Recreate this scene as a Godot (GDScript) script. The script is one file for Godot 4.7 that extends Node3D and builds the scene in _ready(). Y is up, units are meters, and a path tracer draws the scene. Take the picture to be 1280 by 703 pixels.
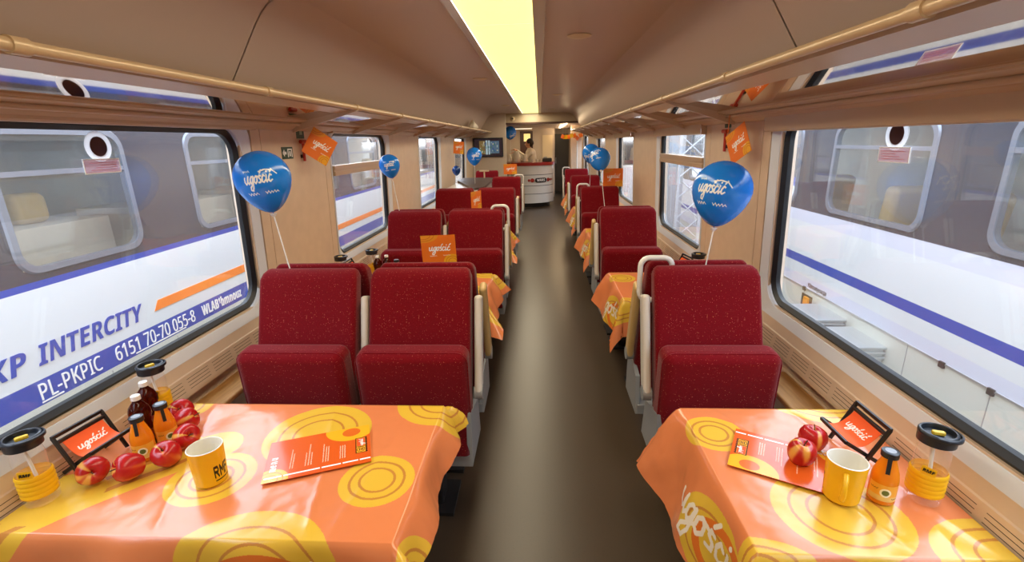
extends Node3D

# World axes: x to the right across the car, y up from the car floor, -z along the aisle.
const XC := -0.19          # centre line of the car
const BAY := 1.95          # seat bay pitch
var mats := {}
var counts := {}
var rng := RandomNumberGenerator.new()

const STRIP_COLOR := Color(1.0, 0.94, 0.84)
const STRIP_ENERGY := 10.0
const GLOW := 1.15

func _ready() -> void:
	# camera
	var cam := Camera3D.new()
	cam.name = "camera"
	var pitch := 0.2858
	var yaw := 0.0631
	var roll := -0.0244
	var fwd := Vector3(-sin(yaw) * cos(pitch), -sin(pitch), -cos(yaw) * cos(pitch))
	var right := fwd.cross(Vector3.UP).normalized()
	var up := right.cross(fwd)
	var r2 := right * cos(roll) + up * sin(roll)
	var u2 := up * cos(roll) - right * sin(roll)
	cam.transform = Transform3D(Basis(r2, u2, -fwd), Vector3(0, 1.754, 0))
	cam.fov = rad_to_deg(2.0 * atan(351.5 / 592.85))
	cam.near = 0.02
	cam.current = true
	add_child(cam)
	# sky and exposure
	var we := WorldEnvironment.new()
	we.name = "environment"
	var env := Environment.new()
	env.background_mode = Environment.BG_SKY
	var sky := Sky.new()
	var sm := ProceduralSkyMaterial.new()
	sm.sky_top_color = Color(0.86, 0.92, 1.0)
	sm.sky_horizon_color = Color(0.95, 0.97, 1.0)
	sm.ground_bottom_color = Color(0.3, 0.29, 0.28)
	sm.ground_horizon_color = Color(0.6, 0.6, 0.6)
	sm.sky_energy_multiplier = 2.5
	sm.ground_energy_multiplier = 1.0
	sky.sky_material = sm
	env.sky = sky
	env.ambient_light_source = Environment.AMBIENT_SOURCE_DISABLED
	env.tonemap_mode = Environment.TONE_MAPPER_LINEAR
	env.tonemap_exposure = 1.0
	env.sdfgi_enabled = true
	env.ssao_enabled = true
	env.ssil_enabled = true
	we.environment = env
	add_child(we)
	make_materials()
	build_lamps()
	kitchen_lamp()
	build_shell()
	build_racks()
	build_outside()
	build_seats()
	build_tables()
	build_far()
	build_person()
	build_items()
	settle()

# ---------------------------------------------------------------- helpers
func numbered(called: String) -> String:
	if not counts.has(called):
		counts[called] = 0
		return called
	counts[called] += 1
	return "%s_%03d" % [called, counts[called]]

func thing(called: String, label: String, category: String, group := "", at := Vector3.ZERO, turn := 0.0) -> Node3D:
	var o := Node3D.new()
	o.name = numbered(called)
	add_child(o)
	o.position = at
	o.rotation.y = turn
	o.set_meta("label", label)
	o.set_meta("category", category)
	if group != "":
		o.set_meta("group", group)
	return o

func structure(called: String) -> Node3D:
	var o := Node3D.new()
	o.name = numbered(called)
	add_child(o)
	o.set_meta("kind", "structure")
	return o

func S() -> SurfaceTool:
	var st := SurfaceTool.new()
	st.begin(Mesh.PRIMITIVE_TRIANGLES)
	return st

func part(called: String, st, m, parent: Node3D, label := "") -> MeshInstance3D:
	var o := MeshInstance3D.new()
	o.name = called
	o.mesh = st.commit() if st is SurfaceTool else st
	o.material_override = m
	parent.add_child(o, true)
	if label != "":
		o.set_meta("label", label)
	return o

func emitq(st: SurfaceTool, p: Array, n: Array, uv = null) -> void:
	var g: Vector3 = (p[2] - p[0]).cross(p[1] - p[0]) + (p[3] - p[0]).cross(p[2] - p[0])
	var order := [0, 1, 2, 0, 2, 3]
	if g.dot(n[0] + n[1] + n[2] + n[3]) < 0.0:
		order = [0, 2, 1, 0, 3, 2]
	for k in order:
		st.set_normal(n[k])
		st.set_uv(uv[k] if uv != null else Vector2.ZERO)
		st.add_vertex(p[k])

func quad(st: SurfaceTool, a: Vector3, b: Vector3, c: Vector3, d: Vector3, uv = null) -> void:
	var n := (c - a).cross(b - a)
	if n.length() < 1e-12:
		n = (d - a).cross(c - a)
	n = n.normalized()
	emitq(st, [a, b, c, d], [n, n, n, n], uv)

func hexa(st: SurfaceTool, c: Array) -> void:   # 8 corners: bottom ring 0-3, top ring 4-7
	var mid := Vector3.ZERO
	for p in c:
		mid += p / 8.0
	for f in [[0, 1, 2, 3], [4, 5, 6, 7], [0, 1, 5, 4], [1, 2, 6, 5], [2, 3, 7, 6], [3, 0, 4, 7]]:
		var n: Vector3 = (c[f[2]] - c[f[0]]).cross(c[f[3]] - c[f[1]]).normalized()
		var fc: Vector3 = (c[f[0]] + c[f[1]] + c[f[2]] + c[f[3]]) / 4.0
		if n.dot(fc - mid) < 0.0:
			n = -n
		emitq(st, [c[f[0]], c[f[1]], c[f[2]], c[f[3]]], [n, n, n, n], [Vector2(0, 1), Vector2(1, 1), Vector2(1, 0), Vector2(0, 0)])

func box(st: SurfaceTool, lo: Vector3, hi: Vector3, t := Transform3D.IDENTITY) -> void:
	hexa(st, [t * Vector3(lo.x, lo.y, lo.z), t * Vector3(hi.x, lo.y, lo.z), t * Vector3(hi.x, lo.y, hi.z), t * Vector3(lo.x, lo.y, hi.z), t * Vector3(lo.x, hi.y, lo.z), t * Vector3(hi.x, hi.y, lo.z), t * Vector3(hi.x, hi.y, hi.z), t * Vector3(lo.x, hi.y, hi.z)])

func rbox(st: SurfaceTool, size: Vector3, r: float, t := Transform3D.IDENTITY, k := 2) -> void:
	var h := size / 2.0 - Vector3(r, r, r)
	var a := []
	var sg := []
	for i in k + 1:
		a.append(-tan(PI / 4 * (1.0 - float(i) / k)))
		sg.append(-1.0)
	for i in k + 1:
		a.append(tan(PI / 4 * float(i) / k))
		sg.append(1.0)
	for axis in 3:
		for side in [-1.0, 1.0]:
			var P := []
			var N := []
			for i in a.size():
				var rp := []
				var rn := []
				for j in a.size():
					var d = Vector3(a[i], a[j], 1).normalized()
					var c = Vector3(sg[i] * h[(axis + 1) % 3], sg[j] * h[(axis + 2) % 3], h[axis])
					var dv := Vector3.ZERO
					var cv := Vector3.ZERO
					dv[(axis + 1) % 3] = d.x
					dv[(axis + 2) % 3] = d.y
					dv[axis] = d.z * side
					cv[(axis + 1) % 3] = c.x
					cv[(axis + 2) % 3] = c.y
					cv[axis] = c.z * side
					rp.append(t * (cv + dv * r))
					rn.append((t.basis * dv).normalized())
				P.append(rp)
				N.append(rn)
			for i in a.size() - 1:
				for j in a.size() - 1:
					emitq(st, [P[i][j], P[i + 1][j], P[i + 1][j + 1], P[i][j + 1]], [N[i][j], N[i + 1][j], N[i + 1][j + 1], N[i][j + 1]])

func grid(st: SurfaceTool, P: Array, wrap := false, uvs = null) -> void:
	var R := P.size()
	var C: int = P[0].size()
	var N := []
	for i in R:
		var row := []
		row.resize(C)
		row.fill(Vector3.ZERO)
		N.append(row)
	var cc := C if wrap else C - 1
	for i in R - 1:
		for j in cc:
			var j2 := (j + 1) % C
			var n: Vector3 = (P[i + 1][j2] - P[i][j]).cross(P[i][j2] - P[i + 1][j])
			if n.length() < 1e-11:
				continue
			N[i][j] += n
			N[i + 1][j] += n
			N[i][j2] += n
			N[i + 1][j2] += n
	for i in R:
		for j in C:
			N[i][j] = N[i][j].normalized() if N[i][j].length() > 1e-12 else Vector3.UP
	for i in R - 1:
		for j in cc:
			var j2 := (j + 1) % C
			var p = [P[i][j], P[i][j2], P[i + 1][j2], P[i + 1][j]]
			if ((p[2] - p[0]).cross(p[3] - p[1])).length() < 1e-11:
				continue
			var u = null
			if uvs is Array:
				u = [uvs[i][j], uvs[i][j + 1], uvs[i + 1][j + 1], uvs[i + 1][j]]
			var n = [N[i][j], N[i][j2], N[i + 1][j2], N[i + 1][j]]
			var g: Vector3 = (p[2] - p[0]).cross(p[1] - p[0]) + (p[3] - p[0]).cross(p[2] - p[0])
			if g.dot(n[0] + n[1] + n[2] + n[3]) < 0.0:
				n = [-n[0], -n[1], -n[2], -n[3]]
			emitq(st, p, n, u)

func lathe(st: SurfaceTool, prof: Array, seg := 24, t := Transform3D.IDENTITY, crown = null) -> void:
	var P := []
	var U := []
	var run := [0.0]
	for i in range(1, prof.size()):
		run.append(run[-1] + prof[i].distance_to(prof[i - 1]))
	for i in prof.size():
		var row := []
		var ur := []
		for j in seg + 1:
			var a := TAU * j / seg
			if j < seg:
				var q = Vector3(cos(a) * maxf(prof[i].x, 0.0004), prof[i].y, sin(a) * maxf(prof[i].x, 0.0004))
				if crown != null:
					q = crown.call(q, i, a)
				row.append(t * q)
			ur.append(Vector2(1.0 - float(j) / seg, 1.0 - run[i] / run[-1]))
		P.append(row)
		U.append(ur)
	grid(st, P, true, U)

func tube(st: SurfaceTool, pts: Array, r: float, seg := 8, closed := false) -> void:
	var P := []
	var n := pts.size()
	var up := Vector3(0.123, 0.97, 0.21)
	for i in n + (1 if closed else 0):
		var k := i % n
		var a: Vector3 = pts[(k - 1 + n) % n] if (closed or k > 0) else pts[k]
		var b: Vector3 = pts[(k + 1) % n] if (closed or k < n - 1) else pts[k]
		var d := (b - a).normalized()
		var s := up.cross(d)
		if s.length() < 0.05:
			s = Vector3(1, 0.1, 0).cross(d)
		s = s.normalized()
		up = d.cross(s).normalized()
		var row := []
		for j in seg:
			var an := TAU * j / seg
			row.append(pts[k] + (s * cos(an) + up * sin(an)) * r)
		P.append(row)
	if not closed:
		var c0 := []
		var c1 := []
		for j in seg:
			c0.append(pts[0] + (P[0][j] - pts[0]) * 0.02)
			c1.append(pts[n - 1] + (P[n - 1][j] - pts[n - 1]) * 0.02)
		P = [c0, P[0].duplicate()] + P + [P[P.size() - 1].duplicate(), c1]
	grid(st, P, true)

func rod(st: SurfaceTool, a: Vector3, b: Vector3, r: float, seg := 8) -> void:
	tube(st, [a, b], r, seg)

func sweepz(st: SurfaceTool, prof: Array, z0: float, z1: float, steps := 1) -> void:   # profile of (x, y), duplicated points make creases
	var P := []
	for k in steps + 1:
		var row := []
		var z := lerpf(z0, z1, float(k) / steps)
		for q in prof:
			row.append(Vector3(q.x, q.y, z))
		P.append(row)
	grid(st, P)

func sharp(prof: Array) -> Array:   # duplicates every inner point, so that every corner is a crease
	var out := []
	for i in prof.size():
		out.append(prof[i])
		if i > 0 and i < prof.size() - 1:
			out.append(prof[i])
	return out

func rrect(x0: float, x1: float, y0: float, y1: float, r: float, n := 5) -> Array:
	var out := []
	for c in [[x1 - r, y1 - r, 0.0], [x0 + r, y1 - r, 0.5], [x0 + r, y0 + r, 1.0], [x1 - r, y0 + r, 1.5]]:
		for i in n + 1:
			var a: float = PI * (c[2] + 0.5 * i / n)
			out.append(Vector2(c[0] + r * cos(a), c[1] + r * sin(a)))
	return out

func prism(st: SurfaceTool, poly: Array, t: Transform3D, depth: float) -> void:   # polygon in local xy, from z = 0 to -depth
	var pk := PackedVector2Array(poly)
	var tri := Geometry2D.triangulate_polygon(pk)
	for zz in [0.0, -depth]:
		var nn: Vector3 = t.basis.z.normalized() * (1.0 if zz == 0.0 else -1.0)
		for k in range(0, tri.size(), 3):
			var a: Vector3 = t * Vector3(pk[tri[k]].x, pk[tri[k]].y, zz)
			var b: Vector3 = t * Vector3(pk[tri[k + 1]].x, pk[tri[k + 1]].y, zz)
			var c: Vector3 = t * Vector3(pk[tri[k + 2]].x, pk[tri[k + 2]].y, zz)
			var ord := [a, b, c] if (c - a).cross(b - a).dot(nn) > 0 else [a, c, b]
			for p in ord:
				st.set_normal(nn)
				st.set_uv(Vector2.ZERO)
				st.add_vertex(p)
	for k in pk.size():
		var q = pk[k]
		var w := pk[(k + 1) % pk.size()]
		var a2: Vector3 = t * Vector3(q.x, q.y, 0)
		var b2: Vector3 = t * Vector3(w.x, w.y, 0)
		var c2: Vector3 = t * Vector3(w.x, w.y, -depth)
		var d2: Vector3 = t * Vector3(q.x, q.y, -depth)
		quad(st, a2, b2, c2, d2)

func basis_from(x: Vector3, y: Vector3, at: Vector3) -> Transform3D:
	x = x.normalized()
	var z := x.cross(y).normalized()
	return Transform3D(Basis(x, z.cross(x).normalized(), z), at)

func lettering(called: String, what: String, height: float, at: Transform3D, m, parent: Node3D, font := "Droid Sans", bold := true, deep := 0.004, width := 0.0) -> MeshInstance3D:
	var f := SystemFont.new()
	f.font_names = PackedStringArray([font])
	f.font_weight = 700 if bold else 400
	var tm := TextMesh.new()
	tm.text = what
	tm.font = f
	tm.font_size = 64
	tm.pixel_size = height / 46.0
	tm.depth = deep
	tm.curve_step = 2.0
	var o := MeshInstance3D.new()
	o.name = called
	o.mesh = tm
	o.material_override = m
	o.transform = at
	if width > 0.0:
		o.transform.basis = at.basis * Basis.from_scale(Vector3(width / tm.get_aabb().size.x, 1, 1))
	parent.add_child(o, true)
	return o

# ---------------------------------------------------------------- materials
func mat(called: String, c: Color, rough := 0.5, metal := 0.0, spec := 0.5) -> StandardMaterial3D:
	if mats.has(called):
		return mats[called]
	var m := StandardMaterial3D.new()
	m.resource_name = called
	m.albedo_color = c
	m.roughness = rough
	m.metallic = metal
	m.metallic_specular = spec
	mats[called] = m
	return m

func c8(r: int, g: int, b: int) -> Color:
	return Color(r / 255.0, g / 255.0, b / 255.0)

func glass(called: String, alpha: float, c := Color(1, 1, 1)) -> StandardMaterial3D:
	var m := mat(called, Color(c.r, c.g, c.b, alpha), 0.0)
	m.transparency = BaseMaterial3D.TRANSPARENCY_ALPHA
	return m

func noise_tex(freq: float, ramp: Array, side := 512, normal := false, sd := 1) -> NoiseTexture2D:
	var n := FastNoiseLite.new()
	n.seed = sd
	n.frequency = freq
	n.fractal_octaves = 4
	var t := NoiseTexture2D.new()
	t.width = side
	t.height = side
	t.seamless = true
	t.noise = n
	if normal:
		t.as_normal_map = true
		t.bump_strength = 2.0
	elif ramp.size() > 0:
		var g := Gradient.new()
		g.offsets = PackedFloat32Array(range(ramp.size()).map(func(i): return float(i) / (ramp.size() - 1)))
		g.colors = PackedColorArray(ramp)
		t.color_ramp = g
	return t

func tex(im: Image) -> ImageTexture:
	return ImageTexture.create_from_image(im)

func printed(called: String, im: Image, rough := 0.4) -> StandardMaterial3D:
	var m := mat(called, Color.WHITE, rough)
	m.albedo_texture = tex(im)
	m.texture_repeat = false
	return m

# ---------------------------------------------------------------- drawing print on images
func disc(im: Image, c: Vector2, rx: float, ry: float, col: Color) -> void:
	for y in range(int(c.y - ry), int(c.y + ry) + 1):
		var q := 1.0 - pow((y - c.y) / ry, 2.0)
		if q > 0.0 and y >= 0 and y < im.get_height():
			var w := sqrt(q) * rx
			im.fill_rect(Rect2i(int(c.x - w), y, maxi(1, int(2 * w)), 1), col)

func stroke(im: Image, pts: Array, w: float, col: Color) -> void:
	for i in pts.size() - 1:
		var a: Vector2 = pts[i]
		var b: Vector2 = pts[i + 1]
		var n := int(a.distance_to(b)) + 1
		for k in n + 1:
			var q := a.lerp(b, float(k) / n)
			if w <= 2.5:
				im.fill_rect(Rect2i(int(q.x - w / 2), int(q.y - w / 2), maxi(1, int(w)), maxi(1, int(w))), col)
			else:
				disc(im, q, w / 2, w / 2, col)

func ringline(im: Image, c: Vector2, rx: float, ry: float, w: float, col: Color, a0 := 0.0, a1 := TAU) -> void:
	var pts := []
	for k in 49:
		var a := lerpf(a0, a1, k / 48.0)
		pts.append(c + Vector2(cos(a) * rx, sin(a) * ry))
	stroke(im, pts, w, col)

const GLYPHS := {
	"word": [[[0, .9], [.05, .25], [.25, 0], [.5, .2], [.66, 1], [.62, .2], [.8, 0], [1.0, .25]], [[1.6, .85], [1.35, 1], [1.1, .7], [1.08, .25], [1.25, 0], [1.5, .3], [1.62, 1], [1.55, -.4], [1.3, -1], [.95, -.9], [1.0, -.5], [1.7, .2]], [[2.1, 1], [1.85, .75], [1.82, .25], [2.05, 0], [2.3, .3], [2.32, .75], [2.1, 1], [2.6, .85]], [[2.98, .9], [2.72, 1], [2.66, .68], [2.95, .42], [2.92, .06], [2.6, .06]], [[2.8, 1.3], [3.05, 1.7]], [[3.65, .85], [3.4, 1], [3.18, .6], [3.25, .1], [3.5, 0], [3.8, .3]], [[3.95, .95], [3.88, .2], [4.05, 0], [4.25, .3]], [[3.98, 1.4], [4.02, 1.45]], [[4.85, .85], [4.6, 1], [4.38, .6], [4.45, .1], [4.7, 0], [5.0, .2]], [[4.65, 1.3], [4.95, 1.7]]],
	"R": [[[0, 0], [0, 1], [.5, 1], [.6, .75], [.5, .5], [0, .5]], [[.25, .5], [.6, 0]]],
	"M": [[[0, 0], [0, 1], [.35, .4], [.7, 1], [.7, 0]]],
	"F": [[[0, 0], [0, 1], [.55, 1]], [[0, .52], [.45, .52]]],
	"m": [[[0, 0], [0, .7], [.2, .7], [.3, .55], [.3, 0]], [[.3, .6], [.5, .7], [.6, .55], [.6, 0]]],
	"e": [[[0, .35], [.45, .38], [.4, .65], [.15, .68], [0, .35], [.15, .02], [.42, .08]]],
	"n": [[[0, 0], [0, .7]], [[0, .55], [.25, .7], [.38, .55], [.38, 0]]],
	"u": [[[0, .7], [0, .15], [.18, 0], [.38, .2], [.38, .7]], [[.38, .2], [.38, 0]]],
}

# at = baseline start, ex = vector of one unit along the line, ey = vector of one unit up
func glyph(im: Image, which: String, at: Vector2, ex: Vector2, ey: Vector2, w: float, col: Color, slant := 0.0) -> void:
	for line in GLYPHS[which]:
		var pts := []
		for q in line:
			pts.append(at + ex * (q[0] + slant * q[1]) + ey * q[1])
		stroke(im, pts, w, col)

func word(im: Image, letters: String, at: Vector2, ex: Vector2, ey: Vector2, w: float, col: Color, step := 0.85) -> void:
	for k in letters.length():
		glyph(im, letters[k], at + ex * step * k, ex, ey, w, col)

func scribble(im: Image, a: Vector2, b: Vector2, h: float, w: float, col: Color) -> void:   # a line of print too small to read
	var n := int(a.distance_to(b) / (h * 0.55)) + 2
	var side := (b - a).normalized().orthogonal()
	var pts := []
	for k in n:
		pts.append(a.lerp(b, float(k) / (n - 1)) + side * h * (0.5 if k % 2 == 0 else -0.5) * rng.randf_range(0.5, 1.0))
	stroke(im, pts, w, col)
# ---------------------------------------------------------------- materials of the scene
func make_materials() -> void:
	rng.seed = 7
	mat("wall", c8(226, 202, 178), 0.42)
	mats.wall.albedo_texture = noise_tex(0.02, [c8(244, 243, 241), c8(255, 255, 255)], 256, false, 3)
	mats.wall.uv1_triplanar = true
	mats.wall.uv1_scale = Vector3(1.3, 1.3, 1.3)
	mat("joint", c8(110, 86, 66), 0.6)
	mat("slot", c8(58, 44, 34), 0.7)
	mat("partition", c8(196, 178, 158), 0.45)
	mat("gloss_wall", c8(206, 186, 154), 0.2)
	mat("ceil", c8(204, 182, 166), 0.42)
	mat("profile", c8(196, 168, 138), 0.3)
	mat("bar", c8(206, 178, 140), 0.28, 0.15)
	mat("mirror", c8(214, 196, 176), 0.03, 1.0)
	mat("frame", c8(226, 231, 240), 0.24)
	mat("rubber", c8(22, 24, 28), 0.45)
	glass("pane", 0.05)
	mat("floor", c8(78, 63, 47), 0.32)
	var fi := Image.create(256, 256, false, Image.FORMAT_RGB8)
	fi.fill(c8(236, 236, 236))
	for k in 700:
		var v := rng.randi_range(150, 255)
		fi.fill_rect(Rect2i(rng.randi_range(0, 254), rng.randi_range(0, 254), rng.randi_range(1, 2), 1), c8(v, v, v))
	mats.floor.albedo_texture = tex(fi)
	mats.floor.uv1_triplanar = true
	mats.floor.uv1_scale = Vector3(2.5, 2.5, 2.5)
	var fb := Image.create(256, 256, false, Image.FORMAT_RGB8)
	for y in 256:
		for x in 256:
			var q := rng.randf_range(-0.05, 0.05) + 0.035 * (1.0 if (x / 2 + y / 2) % 2 == 0 else -1.0)
			fb.set_pixel(x, y, Color(0.45 + q, 0.03 + q * 0.2, 0.075 + q * 0.3))
	for k in 260:
		fb.fill_rect(Rect2i(rng.randi_range(0, 254), rng.randi_range(0, 254), rng.randi_range(1, 2), rng.randi_range(1, 2)), c8(212, 126, 108) if k % 3 else c8(222, 160, 110))
	mat("fabric", Color.WHITE, 0.85, 0.0, 0.2)
	mats.fabric.albedo_texture = tex(fb)
	mats.fabric.uv1_triplanar = true
	mats.fabric.uv1_scale = Vector3(3.8, 3.8, 3.8)
	mats.fabric.rim_enabled = true
	mats.fabric.rim = 0.25
	mats.fabric.rim_tint = 0.8
	mat("armgrey", c8(214, 206, 194), 0.35)
	mat("armcream", c8(206, 172, 112), 0.35)
	mat("seatgrey", c8(158, 160, 160), 0.4, 0.2)
	mat("dark", c8(36, 34, 34), 0.5)
	mat("cream", c8(226, 206, 168), 0.4)
	mat("whitegloss", c8(236, 232, 226), 0.25)
	mat("white", c8(244, 244, 242), 0.4)
	mat("wood", c8(206, 160, 100), 0.4)
	mats.wood.albedo_texture = noise_tex(0.015, [c8(225, 215, 205), c8(255, 255, 255)], 256, false, 8)
	mats.wood.uv1_triplanar = true
	mats.wood.uv1_scale = Vector3(14, 14, 1.2)
	mat("darkwood", c8(78, 44, 32), 0.35)
	mat("greywood", c8(92, 74, 64), 0.4)
	mats.greywood.albedo_texture = noise_tex(0.02, [c8(190, 180, 172), c8(255, 255, 255)], 256, false, 12)
	mats.greywood.uv1_triplanar = true
	mats.greywood.uv1_scale = Vector3(6, 6, 0.8)
	mat("doordark", c8(74, 70, 66), 0.4)
	mat("steel", c8(196, 198, 198), 0.28, 0.7)
	mat("red", c8(190, 52, 36), 0.35)
	mat("green", c8(52, 88, 58), 0.5)
	mat("palegreen", c8(150, 176, 140), 0.5)
	mat("exitgreen", c8(24, 62, 46), 0.4)
	mat("orange", c8(240, 120, 34), 0.4)
	mat("ink", c8(24, 22, 22), 0.4)
	glass("clear", 0.06)
	mat("yellowband", c8(246, 190, 20), 0.35)
	mat("yellowclear", c8(226, 190, 60), 0.25)
	mat("blacklid", c8(30, 34, 42), 0.3)
	mat("blackcap", c8(26, 30, 38), 0.3)
	mat("capgrey", c8(150, 156, 164), 0.35)
	mat("straw", c8(238, 236, 230), 0.4)
	mat("juice", c8(236, 136, 24), 0.12)
	mats.juice.subsurf_scatter_enabled = true
	mats.juice.subsurf_scatter_strength = 0.3
	mat("cola", Color(0.32, 0.07, 0.02, 0.45), 0.05)
	mats.cola.refraction_enabled = true
	mats.cola.refraction_scale = 0.033
	mat("drinklabel", c8(140, 52, 40), 0.4)
	mat("stem", c8(80, 56, 34), 0.7)
	mat("mugyellow", c8(246, 188, 26), 0.22)
	mat("mugwhite", c8(238, 232, 218), 0.25)
	mat("blackwood", c8(30, 26, 26), 0.4)
	var si := Image.create(96, 160, false, Image.FORMAT_RGB8)
	si.fill(c8(250, 96, 22))
	glyph(si, "word", Vector2(14, 56), Vector2(13.5, 0), Vector2(0, -17), 4, Color.WHITE, 0.2)
	mats.sling = printed("sling_print", si, 0.6)
	mat("stickerwhite", c8(246, 246, 244), 0.4)
	mats.stickerwhite.backlight_enabled = true
	mats.stickerwhite.backlight = Color(0.9, 0.9, 0.9)
	mat("stickerbrown", c8(70, 30, 26), 0.5)
	glass("pinkfilm", 0.35, Color(0.9, 0.72, 0.78))
	mats.pinkfilm.roughness = 0.3
	mat("pinkdark", c8(190, 120, 140), 0.5)
	mat("paper", c8(238, 228, 206), 0.6)
	mat("shirt", c8(236, 226, 206), 0.8)
	mat("skin", c8(206, 150, 116), 0.6)
	mat("hair", c8(38, 26, 20), 0.6)
	mat("counterwhite", c8(228, 226, 222), 0.25)
	mat("counterred", c8(164, 40, 28), 0.3)
	# outside
	mat("coachwhite", c8(216, 223, 228), 0.28)
	mat("coachblue", c8(36, 70, 170), 0.3)
	mat("coachorange", c8(244, 132, 30), 0.35)
	mat("coachgrey", c8(60, 62, 72), 0.18)
	mat("coachlavender", c8(206, 212, 230), 0.3)
	mat("coachskirt", c8(204, 208, 200), 0.35)
	mat("coachroof", c8(170, 172, 176), 0.5)
	mat("coachinner", c8(188, 192, 184), 0.6)
	mat("coachframe", c8(128, 134, 146), 0.3, 0.4)
	glass("coachpane", 0.22, Color(0.45, 0.5, 0.52))
	mat("tan", c8(206, 178, 112), 0.7)
	mat("ballast", c8(120, 112, 104), 0.9)
	mat("amber", c8(236, 150, 20), 0.3)
	mat("maroon", c8(84, 40, 46), 0.4)
	mat("mastgrey", c8(208, 212, 216), 0.5)
	mat("concrete", c8(186, 190, 194), 0.8)
	mat("brick", c8(134, 108, 90), 0.8)
	mat("berth", c8(214, 206, 184), 0.7)
	mat("darkpane", c8(70, 90, 120), 0.1)
	# lamps
	mat("glow", c8(255, 244, 190), 0.5)
	mats.glow.emission_enabled = true
	mats.glow.emission = c8(255, 249, 158)
	mats.glow.emission_energy_multiplier = GLOW
	mat("lens_glow", c8(255, 244, 220), 0.5)
	mats.lens_glow.emission_enabled = true
	mats.lens_glow.emission = c8(255, 240, 206)
	mats.lens_glow.emission_energy_multiplier = 1.5
	mat("hatchlight", c8(255, 240, 180), 0.5)
	mats.hatchlight.emission_enabled = true
	mats.hatchlight.emission = c8(255, 224, 130)
	mats.hatchlight.emission_energy_multiplier = 0.8

func settle() -> void:   # puts the origin of every thing that was built in place at its base
	for o in get_children():
		if not (o is Node3D) or o is Light3D or o is Camera3D or o.position != Vector3.ZERO:
			continue
		var box_all := AABB()
		var first := true
		for c in o.find_children("*", "MeshInstance3D", true, false):
			var t: Transform3D = c.transform
			var q: Node = c.get_parent()
			while q != o:
				t = q.transform * t
				q = q.get_parent()
			var b: AABB = t * c.mesh.get_aabb()
			box_all = b if first else box_all.merge(b)
			first = false
		if first:
			continue
		var base := box_all.get_center()
		base.y = box_all.position.y
		o.position = base
		for c in o.get_children():
			c.position -= base
# ---------------------------------------------------------------- walls
func wp(s: float, w: float, y: float, z: float) -> Vector3:   # a point on the leaning side wall: s = -1 or 1, w = depth into the wall
	return Vector3(XC + s * (1.38 - 0.035 * (y - 0.8) + w), y, z)

func wbox(st: SurfaceTool, s: float, w0: float, w1: float, y0: float, y1: float, z0: float, z1: float) -> void:
	hexa(st, [wp(s, w0, y0, z0), wp(s, w1, y0, z0), wp(s, w1, y0, z1), wp(s, w0, y0, z1), wp(s, w0, y1, z0), wp(s, w1, y1, z0), wp(s, w1, y1, z1), wp(s, w0, y1, z1)])

func wring(st: SurfaceTool, s: float, loops: Array) -> void:   # loops of [rrect points (z, y), w]
	var P := []
	for i in loops.size():
		var row := []
		for q in loops[i][0]:
			row.append(wp(s, loops[i][1], q.y, q.x))
		P.append(row)
		if i > 0 and i < loops.size() - 1:
			P.append(row.duplicate())
	grid(st, P, true)

func wpane(st: SurfaceTool, s: float, loop: Array, w: float) -> void:
	var c := Vector2.ZERO
	for q in loop:
		c += q / loop.size()
	var n = (wp(s, 0, c.y, c.x) - wp(s, 1, c.y, c.x)).normalized()
	for k in loop.size():
		var a: Vector3 = wp(s, w, c.y, c.x)
		var b: Vector3 = wp(s, w, loop[k].y, loop[k].x)
		var d: Vector3 = wp(s, w, loop[(k + 1) % loop.size()].y, loop[(k + 1) % loop.size()].x)
		for p in ([a, b, d] if (d - a).cross(b - a).dot(n) > 0 else [a, d, b]):
			st.set_normal(n)
			st.set_uv(Vector2.ZERO)
			st.add_vertex(p)

const WINS := [[-2.45, 0.1], [-4.87, -3.6], [-7.46, -6.25], [-10.1, -8.9]]
const FARWINS := [[-13.1, -11.95], [-15.6, -14.4]]
const ZB := 0.75      # rear end of the modelled car
const ZE := -17.0     # far end

func window(n: int, s: float, z0: float, z1: float, hopper: bool) -> void:
	var o := structure("window_%d" % n)
	var y0 := 0.935
	var y1 := 1.835
	var gl := rrect(z0, z1, y0, y1, 0.11, 6)
	var st := S()
	wring(st, s, [[rrect(z0 - 0.08, z1 + 0.08, y0 - 0.08, y1 + 0.04, 0.06, 6), 0.0], [rrect(z0 - 0.075, z1 + 0.075, y0 - 0.075, y1 + 0.035, 0.065, 6), -0.008], [rrect(z0 - 0.03, z1 + 0.03, y0 - 0.028, y1 + 0.02, 0.13, 6), 0.012], [rrect(z0 - 0.022, z1 + 0.022, y0 - 0.02, y1 + 0.02, 0.13, 6), 0.075]])
	part("frame", st, mats.frame, o)
	st = S()
	wring(st, s, [[rrect(z0 - 0.024, z1 + 0.024, y0 - 0.022, y1 + 0.022, 0.13, 6), 0.03], [rrect(z0 - 0.01, z1 + 0.01, y0 - 0.008, y1 + 0.008, 0.118, 6), 0.022], [rrect(z0 + 0.008, z1 - 0.008, y0 + 0.008, y1 - 0.008, 0.102, 6), 0.04], [rrect(z0 + 0.008, z1 - 0.008, y0 + 0.008, y1 - 0.008, 0.102, 6), 0.062]])
	part("gasket", st, mats.rubber, o)
	st = S()
	wpane(st, s, gl, 0.055)
	part("pane", st, mats.pane, o)
	st = S()
	wpane(st, s, gl, 0.075)
	part("outer_pane", st, mats.pane, o)
	if hopper:
		st = S()
		wbox(st, s, 0.005, 0.05, 1.535, 1.565, z0 + 0.002, z1 - 0.002)
		wbox(st, s, 0.012, 0.05, 1.565, 1.58, z0 + 0.002, z1 - 0.002)
		wbox(st, s, 0.005, 0.05, 1.58, 1.61, z0 + 0.002, z1 - 0.002)
		part("hopper_bar", st, mats.profile, o)

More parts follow.
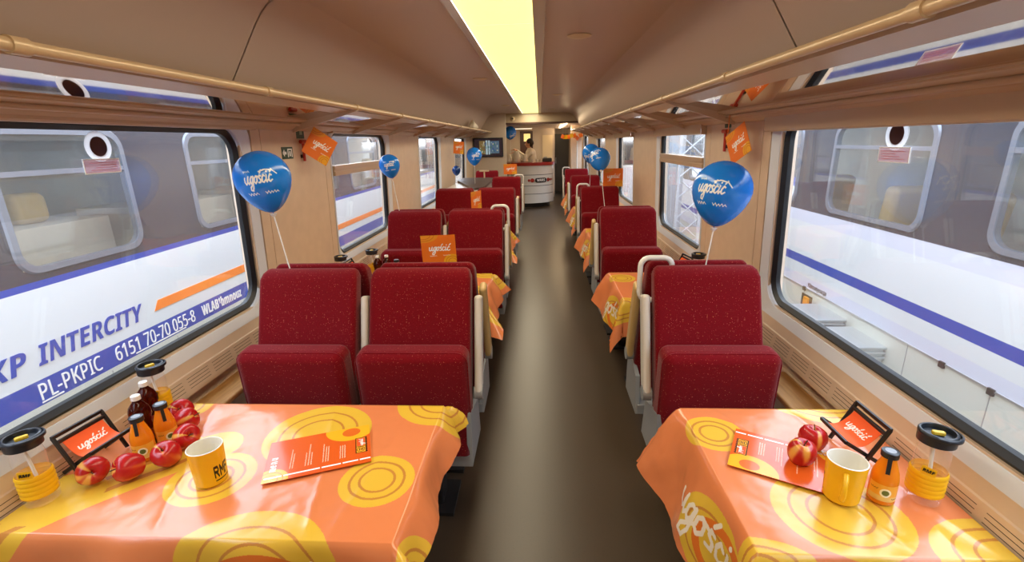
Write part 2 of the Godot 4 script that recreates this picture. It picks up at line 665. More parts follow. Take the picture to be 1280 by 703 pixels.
func side_wall(s: float, wins: Array, zend: float, called: String) -> void:
	var o := structure(called)
	# between and around the windows: one panel each, slightly proud, with dark joints between
	var edges := [ZB]
	for w in wins:
		edges.append(w[1])
		edges.append(w[0])
	var list := []
	for w in wins:
		list.append(w)
	list.sort_custom(func(a, b): return a[1] > b[1])
	var z := ZB
	for w in list + [[zend, zend]]:
		var a: float = z
		var b: float = w[1] + (0.02 if w[1] > zend else 0.0)
		if a - b > 0.05:
			var st := S()
			wbox(st, s, 0.016, 0.09, 0.84, 1.99, b, a)
			part("wall_core", st, mats.wall, o)
			if a - b > 0.4:
				# two trim strips and the wide panel
				var e0 := a - (0.075 if a < ZB else 0.0)
				var e1 = b + (0.075 if w[1] > zend else 0.0)
				for q in [[e0, e0 - 0.085], [e0 - 0.091, e1 + 0.091], [e1 + 0.085, e1]]:
					st = S()
					wbox(st, s, -0.004, 0.02, 0.86, 1.98, q[1], q[0])
					part("wall_panel", st, mats.wall, o)
		z = w[0] - 0.02
	# strips below and above the windows
	var st2 := S()
	for w in list:
		wbox(st2, s, 0.016, 0.09, 0.84, 0.915, w[0] - 0.03, w[1] + 0.03)
		wbox(st2, s, 0.016, 0.09, 1.855, 1.99, w[0] - 0.03, w[1] + 0.03)
	part("window_surround", st2, mats.wall, o)
	# the sill panel under the windows
	st2 = S()
	var prof := []
	for q in [[0.016, 0.86], [-0.004, 0.862], [-0.022, 0.815], [-0.026, 0.81], [-0.044, 0.738], [-0.044, 0.722], [-0.034, 0.718], [0.03, 0.718]]:
		var p = wp(s, q[0], q[1], 0)
		prof.append(Vector2(p.x, p.y))
	sweepz(st2, sharp(prof), ZB, zend)
	part("sill_panel", st2, mats.wall, o)
	# vent slots, in groups of four, on the slanting face
	var zz := -0.62
	while zz > zend + 0.5 and zz > -8.0:
		st2 = S()
		for r in 4:
			var f := 0.2 + r * 0.2
			var w := lerpf(-0.026, -0.044, f)
			var y := lerpf(0.81, 0.738, f)
			hexa(st2, [wp(s, w - 0.0012, y - 0.0032, zz), wp(s, w + 0.006, y - 0.0032, zz), wp(s, w + 0.006, y - 0.0032, zz - 0.135), wp(s, w - 0.0012, y - 0.0032, zz - 0.135), wp(s, w - 0.0012 + 0.003, y + 0.0032, zz), wp(s, w + 0.006, y + 0.0032, zz), wp(s, w + 0.006, y + 0.0032, zz - 0.135), wp(s, w - 0.0012 + 0.003, y + 0.0032, zz - 0.135)])
		part("vent_slots", st2, mats.slot, o)
		zz -= 0.165
	# recess and the lower wall
	st2 = S()
	wbox(st2, s, 0.02, 0.09, 0.0, 0.845, zend, ZB)
	part("lower_wall", st2, mats.wall, o)
	st2 = S()
	wbox(st2, s, -0.02, 0.03, 0.1, 0.63, zend, ZB)
	part("heater_cover", st2, mats.wall, o)
	# outer skin above and the roof edge
	st2 = S()
	wbox(st2, s, 0.02, 0.09, 1.99, 2.5, zend, ZB)
	part("upper_wall", st2, mats.wall, o)

func build_shell() -> void:
	# floor
	var o := structure("floor")
	var st := S()
	box(st, Vector3(XC - 1.46, -0.08, ZE), Vector3(XC + 1.46, 0.0, ZB))
	part("floor_covering", st, mats.floor, o)
	# ceiling, in panels with a joint every 2.48 m
	var ce := structure("ceiling")
	var half := [Vector2(0.235, 2.372), Vector2(0.45, 2.374), Vector2(0.7, 2.37), Vector2(0.82, 2.36)]
	var cove := [Vector2(0.82, 2.36), Vector2(0.885, 2.348), Vector2(0.935, 2.325), Vector2(0.97, 2.29), Vector2(1.0, 2.25), Vector2(1.13, 2.05), Vector2(1.2, 1.945), Vector2(1.25, 1.905), Vector2(1.36, 1.885)]
	for s in [-1.0, 1.0]:
		var seams = [ZB, -2.15 if s < 0 else -1.95]
		while seams[-1] - 2.48 > -11.5:
			seams.append(seams[-1] - 2.48)
		seams.append(-11.5)
		for k in seams.size() - 1:
			for which in 2:
				var pr := []
				for q in (half if which == 0 else cove):
					pr.append(Vector2(XC + s * (q.x - (0.02 if q.x < 0.3 and s > 0 else 0.0)), q.y))
				for i in range(pr.size() - 1, -1, -1):
					pr.append(pr[i] + Vector2(0, 0.012))
				pr.append(pr[0])
				st = S()
				sweepz(st, pr, seams[k] - (0.004 if k > 0 else 0.0), seams[k + 1] + 0.004)
				part("ceiling_panel", st, mats.ceil, ce)
		for k in range(1, seams.size() - 1):
			st = S()
			var pr := []
			for q in cove:
				pr.append(Vector2(XC + s * (q.x + 0.012), q.y + 0.014))
			sweepz(st, pr, seams[k] - 0.03, seams[k] + 0.03)
			part("joint_strip", st, mats.rubber, ce)
	st = S()
	box(st, Vector3(XC - 1.46, 2.5, ZE), Vector3(XC + 1.46, 2.56, ZB))
	part("roof", st, mats.joint, ce)
	st = S()
	box(st, Vector3(XC - 1.44, 2.13, ZE), Vector3(XC + 1.44, 2.16, -11.62))
	part("low_ceiling", st, mats.ceil, ce)
	# blind cassettes over the windows
	for s in [-1.0, 1.0]:
		var tr = structure("trim_1" if s < 0 else "trim_2")
		var low = 1.845 if s < 0 else 1.772
		st = S()
		var prof := []
		for q in [[0.02, low], [-0.035, low], [-0.042, low + 0.006], [-0.046, 1.885], [0.02, 1.885]]:
			var p = wp(s, q[0], q[1], 0)
			prof.append(Vector2(p.x, p.y))
		for w in WINS:
			st = S()
			sweepz(st, sharp(prof), w[1] + 0.09, w[0] - 0.09)
			for ze in [w[1] + 0.09, w[0] - 0.09]:
				quad(st, wp(s, 0.02, low, ze), wp(s, -0.04, low, ze), wp(s, -0.046, 1.885, ze), wp(s, 0.02, 1.885, ze))
			part("blind_cassette", st, mats.profile, tr)
	side_wall(-1.0, WINS, ZE, "wall_left")
	side_wall(1.0, WINS + FARWINS, ZE, "wall_right")
	var n := 1
	for s in [-1.0, 1.0]:
		for k in WINS.size():
			window(n, s, WINS[k][0], WINS[k][1], k == 1)
			n += 1
	for w in FARWINS:
		window(n, 1.0, w[0], w[1], false)
		n += 1
	# rear end wall, behind the camera
	var wb := structure("wall_back")
	st = S()
	box(st, Vector3(XC - 1.46, 0, ZB), Vector3(XC + 1.46, 2.5, ZB + 0.06))
	part("wall_panel", st, mats.wall, wb)
	# far end: bulkhead, television partition, kitchen wall, end wall with the dark doorway
	var wf := structure("wall_front")
	st = S()
	box(st, Vector3(XC - 1.4, 2.17, -11.6), Vector3(XC + 1.4, 2.5, -11.5))
	part("bulkhead", st, mats.gloss_wall, wf)
	st = S()
	box(st, Vector3(XC - 1.4, 2.135, -11.62), Vector3(XC + 1.4, 2.172, -11.46))
	part("bulkhead_edge", st, mats.darkwood, wf)
	st = S()
	box(st, Vector3(XC - 1.4, 0, -11.35), Vector3(-0.77, 2.45, -11.2))
	part("partition", st, mats.partition, wf)
	st = S()
	box(st, Vector3(XC - 1.4, 0, -15.7), Vector3(0.43, 2.14, -15.55))
	part("kitchen_wall", st, mats.partition, wf)
	st = S()
	box(st, Vector3(0.085, 0.02, -15.56), Vector3(0.4, 1.93, -15.52))
	part("kitchen_cabinet_door", st, mats.cream, wf)
	st = S()
	box(st, Vector3(-0.62, 0.9, -15.56), Vector3(-0.22, 2.06, -15.53))
	part("serving_hatch", st, mats.darkwood, wf)
	st = S()
	box(st, Vector3(-0.5, 1.75, -15.54), Vector3(-0.3, 1.98, -15.52))
	part("hatch_lamp", st, mats.hatchlight, wf)
	st = S()
	box(st, Vector3(0.43, 0, -15.7), Vector3(0.47, 2.14, -16.98))
	part("corridor_wall", st, mats.partition, wf)
	st = S()
	box(st, Vector3(XC - 1.46, 0, ZE - 0.06), Vector3(XC + 1.46, 2.5, ZE))
	part("end_wall", st, mats.partition, wf)
	var dr := structure("door_1")
	st = S()
	box(st, Vector3(0.49, 0.01, ZE + 0.005), Vector3(0.99, 1.97, ZE + 0.04))
	part("door_leaf", st, mats.doordark, dr)
	st = S()
	rod(st, Vector3(0.55, 1.0, ZE + 0.06), Vector3(0.55, 1.2, ZE + 0.06), 0.012)
	part("door_handle", st, mats.steel, dr)

func build_lamps() -> void:
	# long luminous ceiling strip
	var o := thing("ceiling_light", "long glowing yellow light strip along the middle of the ceiling", "light")
	var x0 := -0.385
	var x1 := -0.03
	var z := 0.55
	var cuts := [0.6, -0.377, -2.857, -5.34, -7.82, -10.3, -11.42]
	for k in cuts.size() - 1:
		var st := S()
		box(st, Vector3(x0, 2.366, cuts[k + 1] + 0.004), Vector3(x1, 2.374, cuts[k] - 0.004))
		part("diffuser", st, mats.glow, o)
	for q in [[x0 - 0.045, x0], [x1, x1 + 0.06]]:
		var st := S()
		box(st, Vector3(q[0], 2.352, -11.45), Vector3(q[1], 2.38, 0.65))
		part("edge_profile", st, mats.gloss_wall, o)
	var st2 := S()
	box(st2, Vector3(x0 - 0.04, 2.376, -11.45), Vector3(x1 + 0.06, 2.384, 0.65))
	part("tray", st2, mats.profile, o)
	var l := AreaLight3D.new()
	l.name = "strip_light"
	l.area_size = Vector2(x1 - x0, 12.0)
	l.area_normalize_energy = true
	l.light_color = STRIP_COLOR
	l.light_energy = STRIP_ENERGY
	l.shadow_enabled = true
	l.area_range = 30.0
	l.area_attenuation = 2.0
	o.add_child(l, true)
	l.position = Vector3((x0 + x1) / 2, 2.362, -5.4)
	l.rotation.x = -PI / 2
	# small round ceiling fittings, switched off
	var spots := [[0.247, -3.25], [-0.6, -5.15], [0.251, -7.1], [-0.6, -8.9], [0.251, -10.4]]
	var names := ["second narrow table", "second double row", "third window", "fourth window", "bulkhead"]
	for k in spots.size():
		var st := S()
		lathe(st, [Vector2(0.075, 0.0), Vector2(0.075, -0.004), Vector2(0.075, -0.004), Vector2(0.06, -0.008), Vector2(0.06, -0.008), Vector2(0.045, -0.012), Vector2(0.0, -0.016)], 24)
		var d = thing("ceiling_speaker", "round cream ceiling disc beside light strip above the %s" % names[k], "ceiling disc", "round discs in the ceiling", Vector3(spots[k][0], 2.372, spots[k][1]))
		part("disc_cover", st, mats.cream, d)
	# row of little lamps under the low ceiling over the corridor, on
	for k in 5:
		var st := S()
		lathe(st, [Vector2(0.05, 0.0), Vector2(0.05, -0.01), Vector2(0.05, -0.01), Vector2(0.036, -0.012)], 16)
		var d := thing("corridor_downlight", "small lit downlight over the corridor, %s counted from the bulkhead" % ORD[k], "light", "corridor downlights", Vector3(0.62, 2.13, -12.1 - k * 0.8))
		part("bezel", st, mats.whitegloss, d)
		st = S()
		lathe(st, [Vector2(0.036, -0.012), Vector2(0.0, -0.014)], 16)
		part("lens", st, mats.lens_glow, d)
		var sp := OmniLight3D.new()
		sp.name = "downlight"
		sp.light_energy = 0.12
		sp.light_color = Color(1, 0.88, 0.7)
		sp.light_size = 0.04
		sp.shadow_enabled = true
		sp.omni_range = 20.0
		sp.omni_attenuation = 2.0
		d.add_child(sp, true)
		sp.position = Vector3(0, -0.07, 0)

func kitchen_lamp() -> void:
	var o := thing("kitchen_light", "square glowing lamp under the low ceiling above the bar counter", "light")
	var st := S()
	box(st, Vector3(-0.8, 2.105, -14.7), Vector3(-0.2, 2.125, -14.1))
	part("housing", st, mats.whitegloss, o)
	st = S()
	box(st, Vector3(-0.77, 2.1, -14.67), Vector3(-0.23, 2.105, -14.13))
	part("diffuser", st, mats.lens_glow, o)
	var l := AreaLight3D.new()
	l.name = "kitchen_lamp_light"
	l.area_size = Vector2(0.54, 0.54)
	l.area_normalize_energy = true
	l.light_color = Color(1.0, 0.92, 0.76)
	l.light_energy = 1.0
	l.shadow_enabled = true
	l.area_range = 30.0
	l.area_attenuation = 2.0
	o.add_child(l, true)
	l.position = Vector3(-0.5, 2.097, -14.4)
	l.rotation.x = -PI / 2

func build_racks() -> void:
	for s in [-1.0, 1.0]:
		var o = thing("luggage_rack", "brown luggage rack with mirror-like underside above the windows facing the %s" % ("lettered white train" if s < 0 else "train with the battery boxes"), "luggage rack", "luggage racks")
		var zend = -11.15 if s < 0 else -11.4
		var f = func(d: float, up := 0.0) -> Vector2: return Vector2(XC + s * (1.33 - d), (1.885 + 0.19 * d if s < 0 else 1.862 + 0.245 * d) + up)
		# rear profile with ribs
		var st := S()
		var prof := [f.call(0.0, 0.03), f.call(0.0, -0.035), f.call(0.02, -0.035), f.call(0.045, -0.022), f.call(0.055, -0.01), f.call(0.085, -0.008), f.call(0.122, -0.004), f.call(0.122, 0.012), f.call(0.0, 0.03)]
		sweepz(st, sharp(prof), 0.6, zend)
		for q in [[0.068, -0.015, 0.01], [0.112, -0.004, 0.006]]:
			var bd: Vector2 = f.call(q[0], q[1])
			rod(st, Vector3(bd.x, bd.y, 0.6), Vector3(bd.x, bd.y, zend), q[2], 10)
		part("rear_profile", st, mats.profile, o)
		st = S()
		prof = [f.call(0.115), f.call(0.315), f.call(0.315, 0.006), f.call(0.115, 0.006), f.call(0.115)]
		sweepz(st, sharp(prof), 0.6, zend)
		part("shelf_panel", st, mats.mirror, o, "polished mirror-like shelf underside")
		st = S()
		prof = [f.call(0.31, -0.003), f.call(0.395, -0.004), f.call(0.395, 0.02), f.call(0.31, 0.012), f.call(0.31, -0.003)]
		sweepz(st, sharp(prof), 0.6, zend)
		part("front_lip", st, mats.profile, o)
		st = S()
		var bp: Vector2 = f.call(0.43, 0.004)
		rod(st, Vector3(bp.x, bp.y, 0.6), Vector3(bp.x, bp.y, zend), 0.0145, 14)
		part("front_bar", st, mats.bar, o)
		var zz := -1.03
		while zz > zend:
			st = S()
			rod(st, Vector3(bp.x, bp.y, zz + 0.02), Vector3(bp.x, bp.y, zz - 0.02), 0.019, 14)
			part("bar_collar", st, mats.bar, o)
			st = S()
			var a: Vector2 = f.call(0.02, -0.03)
			var b: Vector2 = f.call(0.42, -0.012)
			hexa(st, [Vector3(a.x, a.y - 0.02, zz - 0.009), Vector3(b.x, b.y - 0.004, zz - 0.009), Vector3(b.x, b.y - 0.004, zz + 0.009), Vector3(a.x, a.y - 0.02, zz + 0.009), Vector3(a.x, a.y + 0.03, zz - 0.009), Vector3(b.x, b.y + 0.012, zz - 0.009), Vector3(b.x, b.y + 0.012, zz + 0.009), Vector3(a.x, a.y + 0.03, zz + 0.009)])
			if zz < -2.0:
				part("bracket", st, mats.profile, o)
			zz -= 0.96
# ---------------------------------------------------------------- seats, tables, cloths
var seat_mesh := {}

func back_shape(w: float, z_front_top: float, face: float) -> SurfaceTool:
	# padded back, profile from (y .42) to the top (y 1.2); face = 1: padding towards +z
	var st := S()
	var P := []
	var ys := [0.42, 0.42, 0.55, 0.7, 0.85, 1.0, 1.1, 1.16, 1.185, 1.197, 1.2, 1.2]
	var seg := 14
	for i in ys.size():
		var y: float = ys[i]
		var zf := (1.2 - y) * 0.36
		var thick := 0.085 + (1.2 - y) * 0.06
		var inset := 0.0
		if y > 1.14:
			inset = 0.045 - sqrt(maxf(0.0, 0.045 * 0.045 - pow(maxf(0.0, y - 1.155), 2.0)))
		var row := []
		var hw := w / 2 - inset * 0.7
		var h0 := zf - inset
		var h1 := zf - thick + inset * 0.6
		if i == 0 or i == ys.size() - 1:
			hw *= 0.02
			h0 = (h0 + h1) / 2
			h1 = h0
		for k in seg:
			row.append(Vector3.ZERO)
		# rounded-rectangle loop in (x, z)
		var loop := rrect(-hw, hw, h1, maxf(h0, h1 + 0.001), minf(0.022, (h0 - h1) / 2.2) if h0 > h1 else 0.0002, 3)
		row = []
		for q in loop:
			var zz: float = q.y
			# side bolsters: hollow in the middle of the front
			if q.y > (h0 + h1) / 2:
				zz -= 0.014 * maxf(0.0, 1.0 - pow(absf(q.x) / (w * 0.36), 2.0)) * smoothstep(1.19, 1.05, y)
			row.append(Vector3(q.x, y, zz * face))
		# extra points across the front
		P.append(row)
	# refine the front edge: add points between the two front corners
	var R := []
	for row in P:
		var nr := []
		for k in row.size():
			nr.append(row[k])
			if k == 3:   # between the right and left front corners
				for m in range(1, 8):
					var q: Vector3 = row[3].lerp(row[4], m / 8.0)
					q.z -= face * 0.016 * (1.0 - pow((m / 8.0 - 0.5) * 2.0, 2.0)) * smoothstep(1.19, 1.0, q.y) * smoothstep(0.42, 0.6, q.y)
					nr.append(q)
		R.append(nr)
	grid(st, R, true)
	return st

func cushion_shape(w: float, face: float) -> SurfaceTool:
	# tipped-up cushion: a thick slab standing in front of the back
	var st := S()
	var t := Transform3D(Basis(Vector3.RIGHT, 0.07 * face), Vector3(0, 0.686, face * 0.205))
	rbox(st, Vector3(w, 0.46, 0.13), 0.045, t, 3)
	return st

func make_seat(w: float, face: float, aisle: float, arm: String) -> Node3D:
	# origin: floor under the top of the back's front edge; face = +1 looks towards +z; aisle = side of the armrest
	var o := Node3D.new()
	var key := "%.2f %.0f" % [w, face]
	if not seat_mesh.has(key):
		seat_mesh[key] = [back_shape(w, 0, face).commit(), cushion_shape(w + 0.015, face).commit()]
	part("backrest", seat_mesh[key][0], mats.fabric, o)
	part("cushion", seat_mesh[key][1], mats.fabric, o)
	var st := S()
	# piping line across the cushion's edge
	var t := Transform3D(Basis(Vector3.RIGHT, 0.07 * face), Vector3(0, 0.686, face * 0.205))
	var pts := []
	for q in rrect(-w / 2 - 0.006, w / 2 + 0.006, -0.226, 0.226, 0.05, 4):
		pts.append(t * Vector3(q.x, q.y, face * 0.038))
	tube(st, pts, 0.004, 6, true)
	part("piping", st, mats.fabric, o.get_child(1))
	# grey seat pan and side plates
	st = S()
	for sx in [-1.0, 1.0]:
		var x: float = sx * (w / 2 - 0.001)
		hexa(st, [Vector3(x - 0.011, 0.36, face * -0.02), Vector3(x + 0.011, 0.36, face * -0.02), Vector3(x + 0.011, 0.36, face * 0.27), Vector3(x - 0.011, 0.36, face * 0.27), Vector3(x - 0.011, 0.56, face * 0.02), Vector3(x + 0.011, 0.56, face * 0.02), Vector3(x + 0.011, 0.62, face * 0.25), Vector3(x - 0.011, 0.62, face * 0.25)])
	box(st, Vector3(-w / 2, 0.36, minf(face * -0.02, face * 0.27)), Vector3(w / 2, 0.41, maxf(face * -0.02, face * 0.27)))
	part("seat_frame", st, mats.seatgrey, o)
	st = S()
	rbox(st, Vector3(0.12, 0.37, 0.12), 0.012, Transform3D(Basis(), Vector3(0, 0.185, face * 0.06)), 1)
	box(st, Vector3(-0.12, 0.0, minf(face * -0.06, face * 0.18)), Vector3(0.12, 0.02, maxf(face * -0.06, face * 0.18)))
	part("pedestal", st, mats.dark, o)
	# armrest folded up beside the back
	st = S()
	var ax := aisle * (w / 2 + 0.031)
	var at := Transform3D(Basis(Vector3.RIGHT, -0.3 * face), Vector3(ax, 0.86, face * 0.05))
	rbox(st, Vector3(0.036, 0.45, 0.075), 0.016, at, 2)
	part("armrest", st, mats[arm], o, "pale armrest folded upright")
	st = S()
	lathe(st, [Vector2(0.0, -0.019), Vector2(0.035, -0.019), Vector2(0.035, -0.019), Vector2(0.035, 0.019), Vector2(0.035, 0.019), Vector2(0.0, 0.019)], 16, Transform3D(Basis(Vector3.BACK, PI / 2), Vector3(ax, 0.65, face * 0.115)))
	part("armrest_pivot", st, mats.seatgrey, o)
	return o

func place_seat(w: float, x: float, z: float, face: float, aisle: float, arm: String, label: String, group: String, handle := false) -> Node3D:
	var o := make_seat(w, face, aisle, arm)
	o.name = numbered("train_seat")
	add_child(o)
	o.position = Vector3(x, 0, z)
	o.set_meta("label", label)
	o.set_meta("category", "seat")
	o.set_meta("group", group)
	if handle:
		var st := S()
		var pts := []
		for q in rrect(-0.072, 0.072, 1.02, 1.225, 0.04, 5):
			pts.append(Vector3(q.x + aisle * (w / 2 - 0.032), q.y, 0.101 * -face))
		tube(st, pts, 0.0125, 10, true)
		part("grab_handle", st, mats.whitegloss, o, "white loop grab handle")
	return o

const ORD := ["first", "second", "third", "fourth", "fifth"]

func build_seats() -> void:
	var z1 := -2.061
	for k in 5:
		var z := z1 - k * BAY
		# double seats
		for b in 2:
			var zz := z if b == 0 else z - 0.195
			var face := 1.0 if b == 0 else -1.0
			var way := "towards" if b == 0 else "with its back to"
			var all := [["window", -1.081, 0.463], ["aisle", -0.553, 0.469]]
			for q in all:
				if k == 3 and q[0] == "window":
					continue
				if k == 4 and (q[0] == "aisle" or b == 1):
					continue
				place_seat(q[2], q[1], zz, face, 1.0, "armgrey" if b == 0 else "armcream", "red %s seat of the %s double row, turned %s the dark bottles" % [q[0], ORD[k], way], "double seats", b == 0 and q[0] == "aisle" and (k == 1 or k == 3))
		for b in 2:
			var zz := z if b == 0 else z - 0.195
			var face := 1.0 if b == 0 else -1.0
			var way := "towards" if b == 0 else "with its back to"
			if k == 4 and b == 1:
				continue
			place_seat(0.462, 0.734, zz, face, -1.0, "armgrey" if b == 0 else "armcream", "red seat of the %s single row, turned %s the two apples" % [ORD[k], way], "single seats", b == 0 and k % 2 == 0)
	# wooden arm boards on the wall beside the seats
	for k in 4:
		for s in [-1.0, 1.0]:
			if k == 3 and s < 0:
				continue
			var st := S()
			var p = wp(s, -0.02, 0.63, 0)
			rbox(st, Vector3(0.14, 0.028, 0.4), 0.01, Transform3D(Basis(), Vector3(p.x - s * 0.07, 0.648, z1 - k * BAY + 0.12)), 2)
			var o = thing("arm_board", "pale wooden board on the wall beside the %s %s row of red seats" % [ORD[k], "double" if s < 0 else "single"], "armrest", "wall arm boards")
			part("board", st, mats.wood, o)

# a cloth on a table: rectangle x0..x1, z0..z1 at height y; overhang on each side
func cloth_shape(x0: float, x1: float, z0: float, z1: float, y: float, ov: Dictionary, U: Callable, sd: int, flare: Callable, corner: float, fine: float) -> SurfaceTool:
	var st := S()
	var xs := []
	var zs := []
	var steps := func(a: float, b: float, lo: float, hi: float) -> Array:
		var out := []
		var n1 := int(ceil(lo / 0.018))
		for i in n1:
			out.append(a - lo + lo * i / n1)
		for e in [0.0, 0.006]:
			out.append(a + e)
		var n2 := int((b - a) / fine)
		for i in range(1, n2):
			out.append(lerpf(a, b, float(i) / n2))
		for e in [0.006, 0.0]:
			out.append(b - e)
		var n3 := int(ceil(hi / 0.018))
		for i in range(1, n3 + 1):
			out.append(b + hi * i / n3)
		return out
	xs = steps.call(x0, x1, ov.xm, ov.xp)
	zs = steps.call(z0, z1, ov.zm, ov.zp)
	var nz := FastNoiseLite.new()
	nz.seed = sd
	nz.frequency = 1.0
	var P := []
	var UV := []
	for zi in zs:
		var row := []
		var ur := []
		for xi in xs:
			var cx := clampf(xi, x0, x1)
			var cz := clampf(zi, z0, z1)
			var dx: float = xi - cx
			var dz: float = zi - cz
			var r := Vector2(dx, dz).length()
			var p := Vector3(cx, y, cz)
			if r < 1e-6:
				# creases left by folding, and slight waves
				var q: float = minf(minf(xi - x0, x1 - xi), minf(zi - z0, z1 - zi))
				p.y += nz.get_noise_2d(xi * 5.0, zi * 5.0) * 0.0028 * clampf(q / 0.05, 0.0, 1.0)
				for cr in [[0.18, 0.42, 0.005], [0.62, 0.3, 0.004], [0.9, -0.1, 0.003]]:
					var d: float = xi - x0 - cr[0] * (x1 - x0) - (zi - z0) * cr[1] - 0.01 * nz.get_noise_2d(zi * 6.0, 3.0)
					p.y += cr[2] * exp(-absf(d) / 0.013) * clampf(q / 0.05, 0.0, 1.0)
				var dd: float = zi - z0 - 0.45 * (z1 - z0) - 0.04 * sin(xi * 5.0)
				p.y += 0.003 * exp(-absf(dd) / 0.03) * clampf(q / 0.05, 0.0, 1.0) * smoothstep(-0.1, 0.2, nz.get_noise_2d(xi * 2.0, 9.0))
			else:
				var phi := atan2(absf(dz), absf(dx))
				var along := lerpf(cz, cx, phi / (PI / 2))
				var fl: float = flare.call(cx, cz, dx, dz)
				var out := r * clampf(fl + corner * sin(2.0 * phi), 0.03, 0.85)
				out += 0.012 * (1.0 - exp(-r / 0.02)) + clampf(r / 0.15, 0.0, 1.0) * 0.016 * (1.0 - sin(2.0 * phi)) * (sin(along * 17.0 + sd) + nz.get_noise_2d(along * 4.0, r * 3.0))
				out = clampf(out, 0.004, r * 0.9)
				var dir := Vector2(dx, dz) / r
				p += Vector3(dir.x * out, -sqrt(maxf(0.0, r * r - out * out)), dir.y * out)
			row.append(p)
			ur.append(U.call(xi, zi))
		P.append(row)
		UV.append(ur)
	grid(st, P, false, UV)
	return st

func cloth_image(left: bool) -> Image:
	# print of the cloth: orange ground, yellow blobs with thin rings, white script; coordinates are metres on the cloth
	var k := 620.0
	var w := 1.5 if left else 1.1
	var im := Image.create(int(w * k), int(1.3 * k), false, Image.FORMAT_RGB8)
	var org := c8(228, 134, 82)
	var yel := c8(230, 186, 62)
	var lin := c8(200, 134, 58)
	im.fill(org)
	var ox := -1.62 if left else 0.2
	var T := func(x: float, z: float) -> Vector2: return Vector2((x - ox) * k, (z + 1.95) * k)
	var blobs := []
	if left:
		blobs = [[-0.507, -1.205, 0.115, 0.115], [-0.80, -1.44, 0.185, 0.185], [-1.45, -1.60, 0.13, 0.11], [-1.035, -1.2, 0.13, 0.125], [-0.76, -0.86, 0.23, 0.21], [-0.40, -1.66, 0.17, 0.16], [-1.3, -0.72, 0.14, 0.12], [-0.25, -0.95, 0.12, 0.12]]
	else:
		blobs = [[0.60, -1.475, 0.10, 0.10], [0.81, -1.11, 0.17, 0.16], [1.08, -1.67, 0.2, 0.13], [1.14, -0.97, 0.18, 0.13], [0.52, -0.92, 0.16, 0.1], [0.36, -1.12, 0.13, 0.2], [0.85, -0.6, 0.1, 0.1]]
	if left:
		# long curved bands sweeping towards the window
		for q in [[0.1, 0.0], [0.3, 0.0]]:
			pass
		var sw := []
		for i in 40:
			var f := i / 39.0
			sw.append(T.call(lerpf(-1.62, -1.13, f), lerpf(-0.78, -1.36, f) - 0.06 * sin(f * PI)))
		stroke(im, sw, 0.17 * k, yel)
		for off in [-0.035, 0.03]:
			var s2 := []
			for q in sw:
				s2.append(q + Vector2(off * k * 0.8, off * k * 0.7))
			stroke(im, s2, 0.022 * k, lin)
		disc(im, T.call(-1.46, -1.1), 0.14 * k, 0.11 * k, yel)
	for b in blobs:
		var c: Vector2 = T.call(b[0], b[1])
		disc(im, c, b[2] * k, b[3] * k, yel)
		ringline(im, c, b[2] * 0.72 * k, b[3] * 0.72 * k, 0.0085 * k, lin)
		ringline(im, c, b[2] * 0.46 * k, b[3] * 0.46 * k, 0.0085 * k, lin)
	# script on the overhang
	if left:
		disc(im, T.call(-0.75, -0.84), 0.15 * k, 0.09 * k, c8(216, 110, 40))
		glyph(im, "word", T.call(-0.93, -0.80), Vector2(0.062 * k, 0), Vector2(0, -0.06 * k), 0.014 * k, Color.WHITE, 0.15)
	else:
		ringline(im, T.call(0.36, -1.06), 0.09 * k, 0.15 * k, 0.03 * k, c8(228, 120, 46))
		glyph(im, "word", T.call(0.335, -1.36), Vector2(0.006 * k, 0.075 * k), Vector2(0.062 * k, -0.004 * k), 0.015 * k, c8(250, 236, 214), 0.1)
	return im

